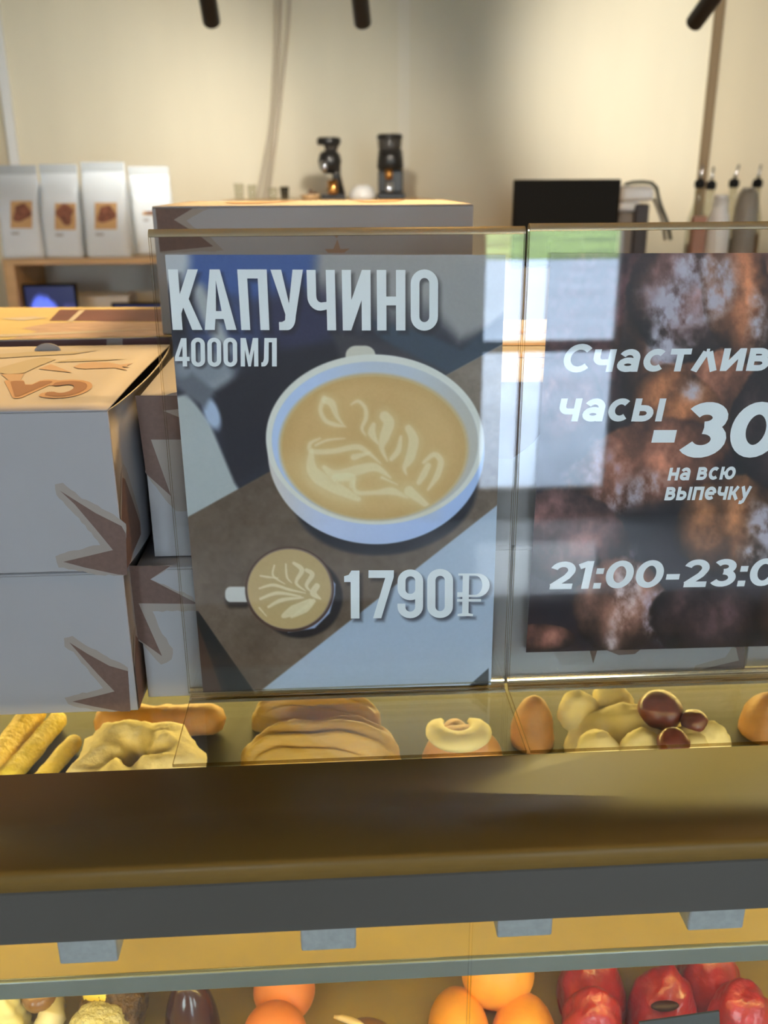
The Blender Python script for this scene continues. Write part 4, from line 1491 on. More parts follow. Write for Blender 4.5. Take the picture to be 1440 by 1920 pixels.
def screen_print(nm, tl, tr, bl, parent, seed):
    def paint(x, y, u, v):
        n = vnoise(np.stack([u * 6 + seed, v * 4], 1), 3.0, seed, 3)
        r = np.hypot((u - .33) / .26, (v - .62) / .48)
        c = np.tile(np.array([.012, .014, .05]), (len(u), 1))
        a = (smooth(1.15, .75, r + .25 * n) * .9)[:, None]
        c = c * (1 - a) + np.array([.10, .16, .80]) * a
        a = (smooth(.45, .2, r) * .6)[:, None]
        c = c * (1 - a) + np.array([.03, .05, .32]) * a
        a = (np.clip(n * 1.4 - .1, 0, 1) * smooth(.45, .6, u) * smooth(.3, .6, v))[:, None] * .7
        c = c * (1 - a) + np.array([.16, .16, .60]) * a
        return c
    o_ = grid_print(nm, tl, tr, bl, 60, 40, paint, m_screen, parent)
    return o_


nt = m_screen.node_tree
at_ = [n for n in nt.nodes if n.type == 'ATTRIBUTE'][0]
nt.links.new(at_.outputs['Color'], nt.nodes['Principled BSDF'].inputs['Emission Color'])
nt.nodes['Principled BSDF'].inputs['Emission Strength'].default_value = 1.4


def tablet(px0, px1, py0, Y, label, lean=.12, hh=.165, seed=1):
    a, b = ony(px0, py0, Y), ony(px1, py0, Y)
    zt = a[2]
    zb = max(ZB + .0685, zt - hh)
    root = empty('tablet', ((a[0] + b[0]) / 2, Y, zb))
    tag(root, label, 'tablet')
    box('casing', a[0], b[0], Y, Y + .011, zb, zt, m_black, root, .003)
    e = .008
    screen_print('screen', (a[0] + e, Y - .0006, zt - e), (b[0] - e, Y - .0006, zt - e), (a[0] + e, Y - .0006, zb + e), root, seed)
    box('stand', (a[0] + b[0]) / 2 - .03, (a[0] + b[0]) / 2 + .03, Y + .0115, Y + .05, ZB + .0685, zb + .07, m_black, root, .002)


tablet(40, 142, 533, YS + .035, 'black tablet glowing blue under the outer end of the shelf')
tablet(208, 306, 568, YS + .035, 'low black tablet with blue screen beside the papers under the shelf', hh=.13, seed=3)
a, b = ony(146, 556, YS + .16), ony(240, 556, YS + .16)
box('paper_stack', a[0], b[0], YS + .16, YS + .29, ZB + .0685, a[2], mat('white paper', (.72, .72, .70), .7), None, .001)
tag(bpy.data.objects['paper_stack'], 'white paper stack between the two tablets', 'paper')

# cabinet top with the grinders
YG = 3.22
gl_, gr_ = ony(425, 372, YG)[0], ony(800, 372, YG)[0]
zg = ony(680, 374, YG)[2]
gc = empty('oak_cabinet', ((gl_ + gr_) / 2, YG + .1, ZB))
tag(gc, 'oak cabinet on the back counter under the coffee grinders', 'cabinet')
box('body', gl_, gr_, YG - .06, YG + .3, ZB + .0004, zg - .0205, m_wood, gc, .002)
box('top_board', gl_ - .01, gr_ + .01, YG - .07, YG + .31, zg - .02, zg, m_wood, gc, .002)
m_grind = mat('black enamel', (.016, .015, .014), .3)
m_smoke = mat('smoked plastic', (.05, .045, .04), .15)
m_amber = mat('copper cup', (.75, .36, .10), .22, metal=1.0)
m_cupc = mat('polished steel cup', (.62, .64, .68), .2, metal=1.0)


def P3(px, py, Y):
    return ony(px, py, Y)


def grinder(pcx, label, side, base_w):
    c = ony(pcx, 370, YG + .06)
    s = pxm(c)
    cy = YG + .06
    z = lambda py: ony(pcx, py, cy)[2]
    root = empty('coffee_grinder', (c[0], cy, zg))
    tag(root, label, 'coffee grinder')
    x = c[0]
    if side:
        from_bm('base', box_bm(x - 20 * s, x + 26 * s, cy - .05, cy + .06, zg + .0003, z(364), .004), m_grind, root)
        tube('column', [(x + 14 * s, cy + .01, z(366)), (x + 10 * s, cy + .01, z(330)), (x + 6 * s, cy + .01, z(300))], [12 * s, 8 * s, 12 * s], m_grind, root, 16)
        lathe('head', [(0, 0), (10 * s, 0), (18 * s, 8 * s), (22 * s, 22 * s), (19 * s, 34 * s), (13 * s, 40 * s), (0, 40 * s)], (x - 2 * s, cy, z(326)), m_grind, root, 28)
        lathe('hopper', [(9 * s, 0), (11 * s, 6 * s), (17 * s, 20 * s), (17 * s, 22 * s), (0, 22 * s)], (x + 1 * s, cy, z(288)), m_smoke, root, 28)
        lathe('lid', [(0, 0), (20 * s, 0), (22 * s, 3 * s), (22 * s, 10 * s), (19 * s, 13 * s), (0, 13 * s)], (x - 3 * s, cy, z(272)), m_grind, root, 28)
        lathe('chute', [(0, 0), (4 * s, 0), (8 * s, 22 * s), (0, 22 * s)], (x - 12 * s, cy - .03, z(326)), m_cupc, root, 16)
        lathe('catch_cup', [(0, 0), (8 * s, 0), (9 * s, 2 * s), (9 * s, 24 * s), (8 * s, 24 * s), (7.4 * s, 3 * s), (0, 3 * s)], (x + 2 * s, cy - .055, z(363)), m_amber, root, 20)
    else:
        from_bm('base', box_bm(x - 24 * s, x + 26 * s, cy - .06, cy + .06, zg + .0003, z(362), .004), m_grind, root)
        from_bm('column', box_bm(x - 21 * s, x + 25 * s, cy - .005, cy + .05, z(362) + .0002, z(318), .006), m_grind, root)
        lathe('head', [(0, 0), (20 * s, 0), (25 * s, 5 * s), (24 * s, 22 * s), (22 * s, 36 * s), (0, 36 * s)], (x + 1 * s, cy, z(320)), m_grind, root, 28)
        lathe('hopper', [(20 * s, 0), (22 * s, 10 * s), (23 * s, 26 * s), (0, 26 * s)], (x, cy, z(284)), m_smoke, root, 28)
        lathe('lid', [(0, 0), (24 * s, 0), (24 * s, 5 * s), (21 * s, 8 * s), (0, 8 * s)], (x, cy, z(260)), m_grind, root, 28)
        lathe('chute', [(0, 0), (6 * s, 0), (7 * s, 18 * s), (0, 18 * s)], (x - 3 * s, cy - .045, z(337)), m_amber, root, 16)
        lathe('catch_cup', [(0, 0), (6 * s, 0), (7 * s, 2 * s), (7 * s, 20 * s), (6 * s, 20 * s), (5.6 * s, 3 * s), (0, 3 * s)], (x - 2 * s, cy - .045, z(361)), m_cupc, root, 20)


grinder(622, 'black coffee grinder with flared hopper and copper catch cup', True, 46)
grinder(731, 'stout black coffee grinder with steel catch cup beside the white bowl', False, 50)
c = ony(680, 368, YG + .05)
s_ = pxm(c)
lathe('white_bowl', [(0, 25 * s_), (10 * s_, 25 * s_), (19 * s_, 20 * s_), (24 * s_, 10 * s_), (25.5 * s_, 0), (24 * s_, 0), (18 * s_, 17 * s_), (0, 22 * s_)], (c[0], YG + .05, zg + .0003), mat('white porcelain', (.78, .78, .76), .25), None, 32)
tag(bpy.data.objects['white_bowl'], 'upturned white bowl between the two coffee grinders', 'bowl')
m_clear = thin('clear glassware', (.93, .93, .90))


def tumbler(pcx, w, pyt, label, mm=None, nm='glass_tumbler'):
    c = ony(pcx, 370, YG + .05)
    s = pxm(c)
    H = ony(pcx, pyt, YG + .05)[2] - zg
    r = w / 2 * s
    o_ = lathe(nm, [(0, 0), (r * .8, 0), (r, H), (r * .92, H), (r * .74, .006), (0, .006)], (c[0], YG + .05, zg + .0003), mm or m_clear, None, 24)
    tag(o_, label, 'glass')


tumbler(449, 20, 344, 'clear glass tumbler at the end of the cabinet', None)
tumbler(473, 18, 346, 'clear glass tumbler beside the wall cables', None)
tumbler(512, 18, 352, 'short clear tumbler beside a smoked one', None)
tumbler(534, 18, 350, 'smoked grey tumbler on the cabinet', thin('smoked glass', (.55, .54, .50)))
c = ony(582, 368, YG + .05)
s_ = pxm(c)
tr_ = empty('spice_dish', (c[0], YG + .05, zg))
tag(tr_, 'small wooden dish of brown beans beside the flared grinder', 'dish')
lathe('dish', [(0, 0), (14 * s_, 0), (20 * s_, 9 * s_), (19 * s_, 9 * s_), (13 * s_, 3 * s_), (0, 3 * s_)], (c[0], YG + .05, zg + .0003), m_wood, tr_, 24)
for k in range(9):
    a = k * 2.4
    blob('bean', (c[0] + 9 * s_ * math.cos(a) * (k % 3) / 2, YG + .05 + 9 * s_ * math.sin(a) * (k % 3) / 2, zg + (7 + (k % 3 == 0) * 6 + k * .4) * s_), (4.5 * s_, 3.4 * s_, 3.2 * s_), MATS.get('bean') or mat('bean', (.14, .07, .04), .4), tr_, rz=a, sub=2)

# monitor
YM_ = 2.66
a, b = ony(965, 337, YM_), ony(1166, 335, YM_)
mo = empty('monitor', ((a[0] + b[0]) / 2, YM_ + .02, ZB))
tag(mo, 'black till monitor seen from behind on the back counter', 'monitor')
zt_, zb_ = a[2], a[2] - .235
from_bm('screen_housing', box_bm(a[0], b[0], YM_, YM_ + .022, zb_, zt_, .004), m_black, mo)
from_bm('rear_hump', box_bm(a[0] + .10, b[0] - .10, YM_ - .022, YM_ - .0003, zb_ + .03, zb_ + .08, .008), m_black, mo)
from_bm('stand_neck', box_bm((a[0] + b[0]) / 2 - .03, (a[0] + b[0]) / 2 + .03, YM_ - .02, YM_ - .002, ZB + .0125, zb_ + .0295, .003), m_black, mo)
from_bm('stand_foot', box_bm((a[0] + b[0]) / 2 - .11, (a[0] + b[0]) / 2 + .11, YM_ - .08, YM_ + .1, ZB + .0003, ZB + .012, .003), m_black, mo)
# white label printer with its cable
YQ = 2.95
c = ony(1198, 372, YQ)
s_ = pxm(c)
pr = empty('label_printer', (c[0], YQ + .06, ZB))
tag(pr, 'white rounded label printer with a black cable behind the monitor', 'printer')
m_pw = mat('white plastic', (.84, .86, .88), .3)
from_bm('hood', box_bm(c[0] - 34 * s_, c[0] + 30 * s_, YQ, YQ + .13, ony(1198, 378, YQ)[2], ony(1198, 348, YQ)[2], .016, 4), m_pw, pr)
from_bm('paper_guide', box_bm(c[0] - 34 * s_, c[0] + 10 * s_, YQ + .012, YQ + .12, ony(1198, 397, YQ)[2], ony(1198, 378, YQ)[2] - .0004, .012, 3), m_pw, pr)
from_bm('body', box_bm(c[0] - 4 * s_, c[0] + 24 * s_, YQ + .005, YQ + .12, ZB + .0004, ony(1198, 380, YQ)[2] - .004, .006), mat('brown black plastic', (.045, .03, .025), .45), pr)
from_bm('roll_door', box_bm(c[0] - 33 * s_, c[0] - 4.5 * s_, YQ + .012, YQ + .12, ZB + .0004, ony(1198, 398, YQ)[2] - .0006, .006), mat('taupe plastic', (.30, .25, .20), .5), pr)
P = [ony(px, py, YQ + .065) for px, py in ((1172, 346), (1186, 342), (1205, 341), (1222, 343), (1231, 352), (1234, 368), (1240, 388), (1250, 412), (1258, 450))]
tube('cable', P, .0055, mat('grey green cable', (.05, .055, .045), .5), pr)
P = [ony(px, py, YQ + .075) for px, py in ((1226, 372), (1234, 392), (1242, 415), (1248, 450))]
tube('cable', P, .006, mat('pale cable', (.42, .38, .30), .5), pr)

# bottles with pourers
YV = 3.05
rk = empty('bottle_riser', (1.4, YV, ZB))
tag(rk, 'oak riser on the back counter under the syrup bottles', 'riser')
zr_ = ony(1350, 345, YV)[2] - .275
box('riser_top', 1.10, 1.85, YV - .10, YV + .12, zr_ - .02, zr_, m_wood, rk, .002)
for x in (1.10, 1.832):
    box('riser_leg', x, x + .018, YV - .10, YV + .12, ZB + .0003, zr_ - .0202, m_wood, rk)


def syrup_bottle(pcx, pyst, lean, label, mm, fill, dy=0.0):
    c = ony(pcx, pyst, YV + dy)
    s = pxm(c)
    root = empty('syrup_bottle', (c[0], YV + dy, zr_))
    tag(root, label, 'bottle', 'glass bottles with black pourers')
    zst = c[2] - 6 * s
    H = zst - zr_
    r = .030
    lathe('glass', [(0, 0), (r * .95, 0), (r, .004), (r, H * .55), (r * .9, H * .66), (r * .45, H * .82), (.0135, H * .9), (.0135, H), (.011, H), (.011, H * .9), (r * .85, H * .6), (r * .93, .006), (0, .006)], (c[0], YV + dy, zr_ + .0004), mm, root, 28)
    lathe('syrup', [(0, .008), (r * .88, .008), (r * .88, H * fill), (0, H * fill)], (c[0], YV + dy, zr_ + .0004), MATS[label.split()[0] + ' syrup'], root, 24)
    lathe('stopper', [(0, 0), (.012, 0), (.0165, .004), (.0165, 12 * s), (.010, 16 * s), (0, 16 * s)], (c[0], YV + dy, zst + .0006), m_black, root, 20)
    zs_ = zst + 15 * s
    tube('spout', [(c[0], YV + dy, zs_), (c[0] + lean * .3, YV + dy, zs_ + .02), (c[0] + lean, YV + dy, zs_ + .045)], [.0055, .0045, .0035], m_steel, root, 10)


for n_, c_ in (('clear', (.60, .52, .38)), ('amber', (.40, .22, .08)), ('pale', (.55, .48, .36)), ('golden', (.55, .38, .14))):
    mat(n_ + ' syrup', c_, .2, trans=.3)
syrup_bottle(1312, 347, .004, 'pale syrup bottle with pourer closest to the dark shade strip on the wall', m_clear, .35, -.015)
syrup_bottle(1333, 350, .002, 'clear syrup bottle with an upright pourer', m_clear, .3, .055)
syrup_bottle(1376, 346, .010, 'golden syrup bottle with pourer tipped outward behind the white bottle', m_clear, .4, .06)
syrup_bottle(1420, 346, .004, 'amber syrup bottle at the end of the riser', m_clear, .45, .06)
c = ony(1352, 372, YV - .06)
s_ = pxm(c)
wbt = empty('white_bottle', (c[0], YV - .06, zr_))
tag(wbt, 'white plastic squeeze bottle among the syrup bottles', 'bottle')
H = ony(1352, 366, YV - .06)[2] - zr_
lathe('bottle_body', [(0, 0), (.036, 0), (.038, .004), (.038, H - .095), (.034, H - .075), (.024, H - .045), (.024, H - .012), (0, H - .012)], (c[0], YV - .06, zr_ + .0004), m_pw, wbt, 28)
lathe('cap', [(0, 0), (.022, 0), (.022, .010), (.018, .013), (0, .013)], (c[0], YV - .06, zr_ + H - .0112), m_pw, wbt, 24)
c = ony(1392, 352, YV + .0)
H = c[2] - zr_
o_ = lathe('frosted_jug', [(0, 0), (.034, 0), (.036, .004), (.036, H - .06), (.030, H - .02), (.018, H), (.015, H), (.027, H - .02), (.033, H - .06), (.033, .006), (0, .006)], (c[0] + .002, YV - .045, zr_ + .0004), mat('frosted plastic', (.42, .39, .34), .45, trans=.35), None, 28)
tag(o_, 'frosted grey jug between the white bottle and the amber syrup', 'jug')
c = ony(1312, 408, YV - .06)
o_ = box('pink_card_box', c[0] - .022, c[0] + .020, YV - .075, YV - .045, zr_ + .0004, c[2] + .004, mat('pink card', (.45, .24, .18), .6), None, .002)
tag(o_, 'small pink card box standing before the syrup bottles', 'box')
# ------------------------------------------------------------------ pastries on the upper shelf
m_bun = mat('golden bun crust', (.62, .32, .09), .45, var=.18, vscale=45, bump=.3, bscale=150, sss=.1)
m_bun2 = mat('brown bun crust', (.50, .24, .07), .45, var=.2, vscale=45, bump=.3, bscale=150, sss=.1)
m_yroll = mat('yellow wafer', (.90, .68, .08), .5, var=.14, vscale=70, bump=.5, bscale=220)
m_yroll2 = mat('golden wafer', (.90, .60, .08), .5, var=.2, vscale=60, bump=.6, bscale=160)
m_cream = mat('sugared pale crust', (.86, .74, .44), .7, var=.10, vscale=50, bump=.5, bscale=140)
m_ecl = mat('glazed puff pastry', (.50, .31, .06), .4, var=.14, vscale=30, stretch=(.4, 3, 3), bump=.3, bscale=120)
m_cus = mat('custard cream', (.80, .70, .36), .5, var=.05, vscale=60, bump=.2, bscale=120)
m_mer = mat('pale meringue', (.82, .72, .42), .6, var=.05, vscale=60, bump=.2, bscale=100)
m_berry = mat('dark berry', (.14, .035, .03), .3, var=.3, vscale=90)
m_choc = mat('milk chocolate knob', (.17, .085, .04), .4)
ZT = ZS + .006
tray = empty('serving_tray', (.05, .80, ZS))
tag(tray, 'dark slate tray under the pastries of the upper shelf', 'tray')
box('tray_base', -.60, .72, .585, 1.08, ZS + .0004, ZT, m_tray, tray, .001)
for y in (.578, 1.08):
    box('tray_rim', -.60, .72, y, y + .0065, ZS + .0004, ZS + .012, m_tray, tray, .002)


def base_at(px, py, z0, rise):
    """point over the shelf z0 whose centre, rise above it, is seen at this pixel"""
    return onz(px, py, z0 + rise)


def capsule(name, p0, p1, r, m_, parent, ridges=0, amp=0.0, seed=0, n=26, k=30, squash=1.0):
    A, B = np.asarray(p0), np.asarray(p1)
    ax = (B - A)
    L = np.linalg.norm(ax)
    ax /= L
    up = np.array([0, 0, 1.0])
    sd = np.cross(ax, up)
    sd /= np.linalg.norm(sd)
    up = np.cross(sd, ax)
    V, F = [], []
    for j in range(k + 1):
        t = j / k
        s = t * (L + 2 * r) - r
        e = max(0.0, -s, s - L) / r
        rr_ = r * math.sqrt(max(0.0, 1 - e * e)) + 1e-5
        for i in range(n):
            a = 2 * PI * i / n
            q = rr_ * (1 + (.06 * math.cos(ridges * a) if ridges else 0))
            V.append(A + ax * s + sd * q * math.cos(a) + up * q * math.sin(a) * squash)
    V = np.array(V)
    if amp:
        c_ = A + ax * ((V - A) @ ax)[:, None]
        dirs = (V - c_) / (np.linalg.norm(V - c_, axis=1)[:, None] + 1e-9)
        V += dirs * (amp * vnoise(V, 140, seed, 3))[:, None]
    for j in range(k):
        for i in range(n):
            F.append((j * n + i, j * n + (i + 1) % n, (j + 1) * n + (i + 1) % n, (j + 1) * n + i))
    F += [tuple(range(n))[::-1], tuple(k * n + i for i in range(n))]
    return mesh(name, V, F, m_, parent, True)


GR = 'yellow wafer rolls on the slate tray'
for i, (a, b, r_, mm, lab) in enumerate((((-25, 1452), (62, 1338), 25, m_yroll2, 'thick golden wafer roll with rough crust at the end of the row'),
                                        ((30, 1440), (106, 1352), 20, m_yroll, 'smooth yellow wafer roll in the middle of the row'),
                                        ((88, 1452), (136, 1395), 19, m_yroll, 'yellow wafer roll beside the sugared ring'))):
    s0 = pxm(onz(60, 1400, ZT + .012))
    R_ = r_ * s0
    p0, p1 = onz(a[0], a[1], ZT + R_), onz(b[0], b[1], ZT + R_)
    d = (p1 - p0) / np.linalg.norm(p1 - p0)
    o = capsule('wafer_roll', p0 - d * .01, p1, R_ * .99, mm, None, 0, .0016, i)
    tag(o, lab, 'wafer roll', GR)
# long bun
s0 = pxm(onz(290, 1350, ZT + .02))
R_ = 33 * s0
p0, p1 = onz(208, 1352, ZT + R_ * .9), onz(392, 1347, ZT + R_ * .9)
o = capsule('long_bun', p0, p1, R_, m_bun, None, 0, .003, 5, squash=.9)
tag(o, 'long golden bun lying behind the sugared ring', 'bun')
# sugared ring


def ring(name, c, R1, r2, m_, parent, amp, seed, a0=0.0, a1=2 * PI, n=72, k=22, squash=.9, twist=0, tilt=0.0):
    V, F = [], []
    full = abs(a1 - a0 - 2 * PI) < 1e-6
    N = n if full else n + 1
    for i in range(N):
        a = a0 + (a1 - a0) * i / n
        tp_ = 1.0 if full else max(.05, math.sin(PI * i / n)) ** .45
        for j in range(k):
            b = 2 * PI * j / k
            q = r2 * tp_ * (1 + (.10 * math.cos(twist * b + a * 5) if twist else 0))
            V.append(((R1 + q * math.cos(b)) * math.cos(a), (R1 + q * math.cos(b)) * math.sin(a), q * math.sin(b) * squash))
    V = np.array(V)
    if amp:
        V += (amp * vnoise(V, 110, seed, 4))[:, None] * (V / (np.linalg.norm(V, axis=1)[:, None] + 1e-6) + np.array([0, 0, .6]))
    V = V @ np.array(Matrix.Rotation(tilt, 3, 'X')).T + np.asarray(c)
    for i in range(n):
        for j in range(k):
            a, b = i * k + j, ((i + 1) % N) * k + j
            a2, b2 = i * k + (j + 1) % k, ((i + 1) % N) * k + (j + 1) % k
            F.append((a, b, b2, a2))
    if not full:
        F += [tuple(range(k)), tuple(n * k + j for j in range(k))[::-1]]
    return mesh(name, V, F, m_, parent, True)


s0 = pxm(onz(265, 1420, ZT + .02))
c = onz(262, 1416, ZT + .024)
o = ring('sugared_ring', (c[0], c[1] - .02, ZT + .024), 68 * s0, 50 * s0, m_cream, None, .006, 3, twist=2)
tag(o, 'sugar dusted pastry ring with a folded crust', 'pastry ring')


def ridged_puff(px0, px1, pyc, hh, label, seed):
    """puff pastry bar with lengthwise folds"""
    pc = onz((px0 + px1) / 2, pyc, ZT + .022)
    s = pxm(pc)
    a, b, h_ = (px1 - px0) / 2 * s, hh * s, .036
    def fn(V, U):
        V = V.copy()
        e = 2.6
        V[:, 0] = np.sign(U[:, 0]) * np.abs(U[:, 0]) ** .62 * a
        V[:, 1] = np.sign(U[:, 1]) * np.abs(U[:, 1]) ** .8 * b
        V[:, 2] += .0042 * np.sin(U[:, 1] * 14 + U[:, 0] * 1.2 + 1.5 * np.sin(U[:, 0] * 3)) * (1 - U[:, 0] ** 2) * np.clip(U[:, 2] + .3, 0, 1)
        return V
    o_ = blob('puff_pastry', (pc[0], pc[1], ZT + .0012), (a, b, h_), m_ecl, None, fn=fn, amp=.004, freq=110, seed=seed, sub=5, flat=0.0)
    tag(o_, label, 'puff pastry', 'ridged puff pastries under the cappuccino sign')


ridged_puff(448, 752, 1392, 52, 'ridged puff pastry bar close behind the front ledge', 1)
ridged_puff(470, 715, 1322, 34, 'ridged puff pastry bar behind another puff bar', 2)
# bun with a crescent of custard and a brown blob standing for its dark gap
c = onz(868, 1395, ZT + .02)
s0 = pxm(c)
bu = empty('custard_bun', (c[0], c[1], ZT))
tag(bu, 'golden bun topped with a crescent of custard cream', 'bun')
blob('bun_crust', (c[0], c[1], ZT + .0005), (78 * s0, 66 * s0, .036), m_bun, bu, amp=.002, freq=120, seed=4, flat=0.0)
ring('custard_crescent', (c[0] - 10 * s0, c[1] + 2 * s0, ZT + .034), 40 * s0, 27 * s0, m_cus, bu, .0015, 6, math.radians(130), math.radians(410), squash=.6)
blob('gap_blob', (c[0] - 10 * s0, c[1] + 26 * s0, ZT + .020), (27 * s0, 40 * s0, .013), m_bun2, bu, amp=.001, freq=150, seed=3)
c = onz(1000, 1352, ZT + .022)
s0 = pxm(c)
o = blob('round_bun', (c[0], c[1], ZT + .0005), (42 * s0, 44 * s0, .046), m_bun2, None, amp=.002, freq=110, seed=8, flat=0.0)
tag(o, 'smooth round brown bun between the two sign holders', 'bun')
# meringue cake with berries
c = onz(1205, 1375, ZT + .02)
s0 = pxm(c)
me_ = empty('meringue_cake', (c[0], c[1], ZT))
tag(me_, 'pale meringue cake with dark berries under the happy hours sign', 'cake')
V_ = blob('meringue', (c[0] - 20 * s0, c[1], ZT + .0008), (128 * s0, 78 * s0, .044), m_mer, me_, amp=.008, freq=85, seed=10, sub=5, flat=0.0)
for i, (px, py, r_) in enumerate(((1085, 1325, 38), (1150, 1312, 42), (1120, 1400, 40), (1290, 1395, 40), (1330, 1388, 34), (1200, 1400, 38))):
    q = onz(px, py, ZT + .035)
    blob('cream_swirl', (q[0], q[1], ZT + .030), (r_ * s0, r_ * s0 * .9, .020), m_mer, me_, amp=.004, freq=140, seed=20 + i)
for i, (px, py, r_) in enumerate(((1237, 1328, 40), (1303, 1350, 24), (1262, 1388, 28))):
    q = onz(px, py, ZT + .05)
    blob('berry', (q[0], q[1], ZT + .048), (r_ * s0, r_ * s0, r_ * s0 * .9), m_berry, me_, amp=.0015, freq=200, seed=30 + i)
c = onz(1440, 1335, ZT + .022)
s0 = pxm(c)
o = blob('glazed_bun', (c[0], c[1], ZT + .0005), (45 * s0, 50 * s0, .04), m_bun2, None, amp=.002, freq=110, seed=18, flat=0.0)
tag(o, 'brown glazed bun past the meringue cake', 'bun')

# ------------------------------------------------------------------ pastries on the lower shelf
m_or = mat('orange mousse', (.78, .25, .07), .45, var=.04, vscale=40, sss=.15)
m_ch = mat('dark chocolate glaze', (.055, .022, .018), .22, coat=.4)
m_coco = mat('coconut flakes', (.80, .72, .40), .8, var=.12, vscale=200, bump=1.0, bscale=420)
m_chsp = mat('chocolate crumbs', (.13, .075, .035), .6, var=.6, vscale=160, bump=1.0, bscale=300)
m_lem = mat('lemon cream', (.85, .68, .10), .45)
m_wch = mat('white chocolate', (.82, .74, .50), .35)
m_brb = mat('brown glazed bun', (.27, .13, .035), .3, var=.15, vscale=40, coat=.3)
m_line = mat('beige icing', (.68, .50, .26), .5)
m_pe = mat('apricot bun', (.86, .36, .03), .45, var=.10, vscale=40, bump=.15, bscale=120, sss=.1)
m_red = mat('red wrinkled glaze', (.36, .022, .028), .32, var=.25, vscale=60, bump=.5, bscale=130, coat=.3)
m_drk = mat('dark filling', (.03, .008, .008), .5)
m_tag = mat('navy card', (.010, .015, .026), .5)
m_ysw = mat('yellow cream', (.86, .76, .34), .45)


def low(px, py, h_):
    c_ = onz(px, py, ZL + h_)
    return c_, pxm(c_)


# cream swirl
c, s0 = low(8, 1900, .035)
prof_r, V, F = 48 * s0, [], []
n, k = 40, 30
for j in range(k + 1):
    v = j / k
    rad = prof_r * (1 - v ** 1.6) ** .6 * (.92 + .08 * math.sin(v * 28))
    for i in range(n):
        a = 2 * PI * i / n
        q = rad * (1 + .10 * math.cos(6 * a + v * 6))
        V.append((c[0] + q * math.cos(a), c[1] + q * math.sin(a), ZL + .0004 + .062 * v))
for j in range(k):
    for i in range(n):
        F.append((j * n + i, j * n + (i + 1) % n, (j + 1) * n + (i + 1) % n, (j + 1) * n + i))
F.append(tuple(range(n))[::-1])
o = mesh('cream_rosette', V, F, m_ysw, None, True)
tag(o, 'piped yellow cream rosette on the lower shelf', 'pastry')
# white chocolate horn with a brown ball
c, s0 = low(128, 1915, .03)
hn = empty('white_chocolate_horn', (c[0], c[1], ZL))
tag(hn, 'white chocolate horn holding a brown truffle ball', 'pastry')
p0, p1, p2 = onz(70, 1945, ZL + .022), onz(98, 1905, ZL + .034), onz(106, 1868, ZL + .036)
tube('horn', [p0, (p0 + p1) / 2 + np.array([.002, 0, 0]), p1, (p1 + p2) / 2, p2, p2 + (p2 - p1) * .25], [18 * s0, 26 * s0, 27 * s0, 22 * s0, 13 * s0, 3 * s0], m_wch, hn, 20)
q = onz(74, 1868, ZL + .045)
blob('truffle_ball', q, (30 * s0, 30 * s0, 27 * s0), m_brb, hn, amp=.001, freq=150, seed=2)
# crumb coated shell with lemon cream, coconut ball
c, s0 = low(212, 1866, .045)
sh_ = empty('crumb_shell', (c[0], c[1], ZL))
tag(sh_, 'chocolate crumb shell filled with lemon cream', 'pastry')
blob('shell', (c[0], c[1], ZL + .034), (62 * s0, 58 * s0, .029), m_chsp, sh_, amp=.003, freq=300, seed=3, sub=5)
blob('lemon_filling', (c[0] - 6 * s0, c[1] + 6 * s0, ZL + .050), (50 * s0, 44 * s0, .016), m_lem, sh_, amp=.0006, freq=120, seed=4)
c, s0 = low(186, 1944, .03)
o = blob('coconut_ball', (c[0], c[1], ZL + .031), (56 * s0, 56 * s0, .0285), m_coco, None, amp=.0022, freq=420, seed=6, sub=5)
tag(o, 'coconut covered ball before the crumb shell', 'pastry')
# chocolate dome
c, s0 = low(357, 1888, .035)
o = blob('chocolate_dome', (c[0], c[1], ZL + .0004), (53 * s0, 53 * s0, .066), m_ch, None, amp=.0006, freq=60, seed=7, flat=0.0)
tag(o, 'glossy dark chocolate dome on the lower shelf', 'pastry')
# orange mousse balls
for px, py, r_, nm, lab in ((533, 1852, 58, 1, 'orange mousse ball without a dimple'), (515, 1936, 60, 2, 'orange mousse ball with a dark stem dimple')):
    c, s0 = low(px, py, .028)
    ob = empty('mousse_ball', (c[0], c[1], ZL))
    tag(ob, lab, 'pastry', 'orange mousse balls on the lower shelf')
    R_ = r_ * s0
    blob('ball', (c[0], c[1], ZL + R_ * .97), (R_, R_, R_ * .96), m_or, ob, amp=.0004, freq=80, seed=nm)
    if nm == 2:
        q = onz(513, 1908, ZL + R_ * 1.72)
        blob('stem_dimple', q, (6 * s0, 6 * s0, 4 * s0), m_choc, ob, sub=3)
# brown bun with an icing line
c, s0 = low(690, 1948, .03)
bb = empty('iced_bun', (c[0], c[1], ZL))
tag(bb, 'glazed brown oval bun with a beige icing line', 'bun')
blob('bun_body', (c[0], c[1], ZL + .0004), (82 * s0, 66 * s0, .042), m_brb, bb, rz=-.25, amp=.0008, freq=80, seed=5, flat=0.0)
P_ = [onz(px, py, ZL + .0425) for px, py in ((626, 1906), (640, 1908), (655, 1913), (672, 1920), (690, 1930))]
tube('icing_line', P_, [.0012, .0026, .003, .003, .0012], m_line, bb, 10)
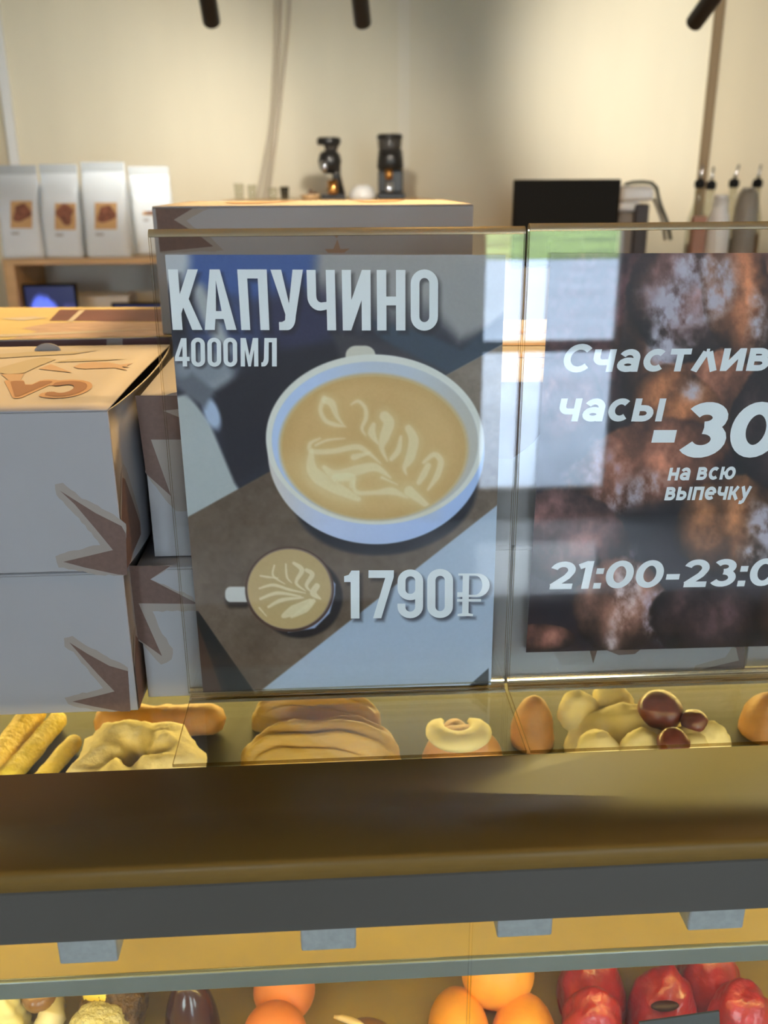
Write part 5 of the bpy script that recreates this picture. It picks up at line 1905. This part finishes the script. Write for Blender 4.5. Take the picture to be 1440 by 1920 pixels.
# apricot buns
for px, py, a_, b_, lab, sd in ((862, 1890, 58, 78, 'apricot coloured bun leaning on two others, facing the orange balls', 1), (984, 1900, 60, 74, 'apricot coloured bun beside the red pastries', 2), (930, 1838, 66, 52, 'apricot coloured bun resting behind the other two', 3)):
    c, s0 = low(px, py, .03)
    dz = .040 if sd == 3 else .0004
    o = blob('apricot_bun', (c[0], c[1] + (.0 if sd < 3 else -.004), ZL + dz + .0005), (a_ * s0, b_ * s0 * 1.0, .040 if sd < 3 else .032), m_pe, None, rz=(.2, -.25, 0)[sd - 1], amp=.0015, freq=70, seed=sd, flat=0.0 if sd < 3 else None)
    tag(o, lab, 'bun', 'apricot buns on the lower shelf')
# red wrinkled pastries
for i, (px, py, r_, lab) in enumerate(((1112, 1838, 64, 'red wrinkled pastry in the back row beside the apricot buns'), (1112, 1918, 62, 'red wrinkled pastry in the front row beside the apricot buns'),
                                       (1244, 1876, 66, 'red wrinkled pastry with an open dark hollow'), (1330, 1826, 62, 'red wrinkled pastry behind the hollow one'), (1392, 1906, 66, 'red wrinkled pastry behind the navy price tag'))):
    c, s0 = low(px, py, .030)
    rp = empty('red_pastry', (c[0], c[1], ZL))
    tag(rp, lab, 'pastry', 'red wrinkled pastries on the lower shelf')
    def fn(V, U, i=i):
        V = V.copy()
        w = np.sin(U[:, 0] * 9 + 2.2 * U[:, 2] * 3 + i) * .5 + vnoise(U, 6, 40 + i, 3)
        return V * (1 + .05 * w)[:, None]
    blob('glazed_body', (c[0], c[1], ZL + .0025), (r_ * s0, r_ * s0, .060), m_red, rp, rz=i * 1.3, fn=fn, amp=.001, freq=200, seed=50 + i, sub=5, flat=0.0)
    if i == 2:
        q = onz(1246, 1884, ZL + .052)
        blob('hollow', q + np.array([0, -.001, 0]), (26 * s0, 10 * s0, 8 * s0), m_drk, rp, sub=3)
# price tag
c0, c1 = onz(1198, 1912, ZL + .075), onz(1346, 1900, ZL + .075)
pt0 = empty('price_tag', ((c0[0] + c1[0]) / 2, c0[1], ZL))
tag(pt0, 'navy price tag standing before the red pastries', 'price tag')
d = (c1 - c0)
y0_ = c0[1]
V = []
for t in (0, .0015):
    V += [(c0[0], y0_ - .001 + t, c0[2] - .002), (c1[0], y0_ + t, c0[2] + .004), (c1[0], y0_ + t - .02, ZL + .03), (c0[0], y0_ - .021 + t, ZL + .028)]
mesh('card', V, [(0, 1, 2, 3), (7, 6, 5, 4), (0, 4, 5, 1), (1, 5, 6, 2), (2, 6, 7, 3), (3, 7, 4, 0)], m_tag, pt0)
box('card_foot', c0[0] + .02, c1[0] - .02, y0_ - .035, y0_ - .0, ZL + .0004, ZL + .029, m_tag, pt0, .002)
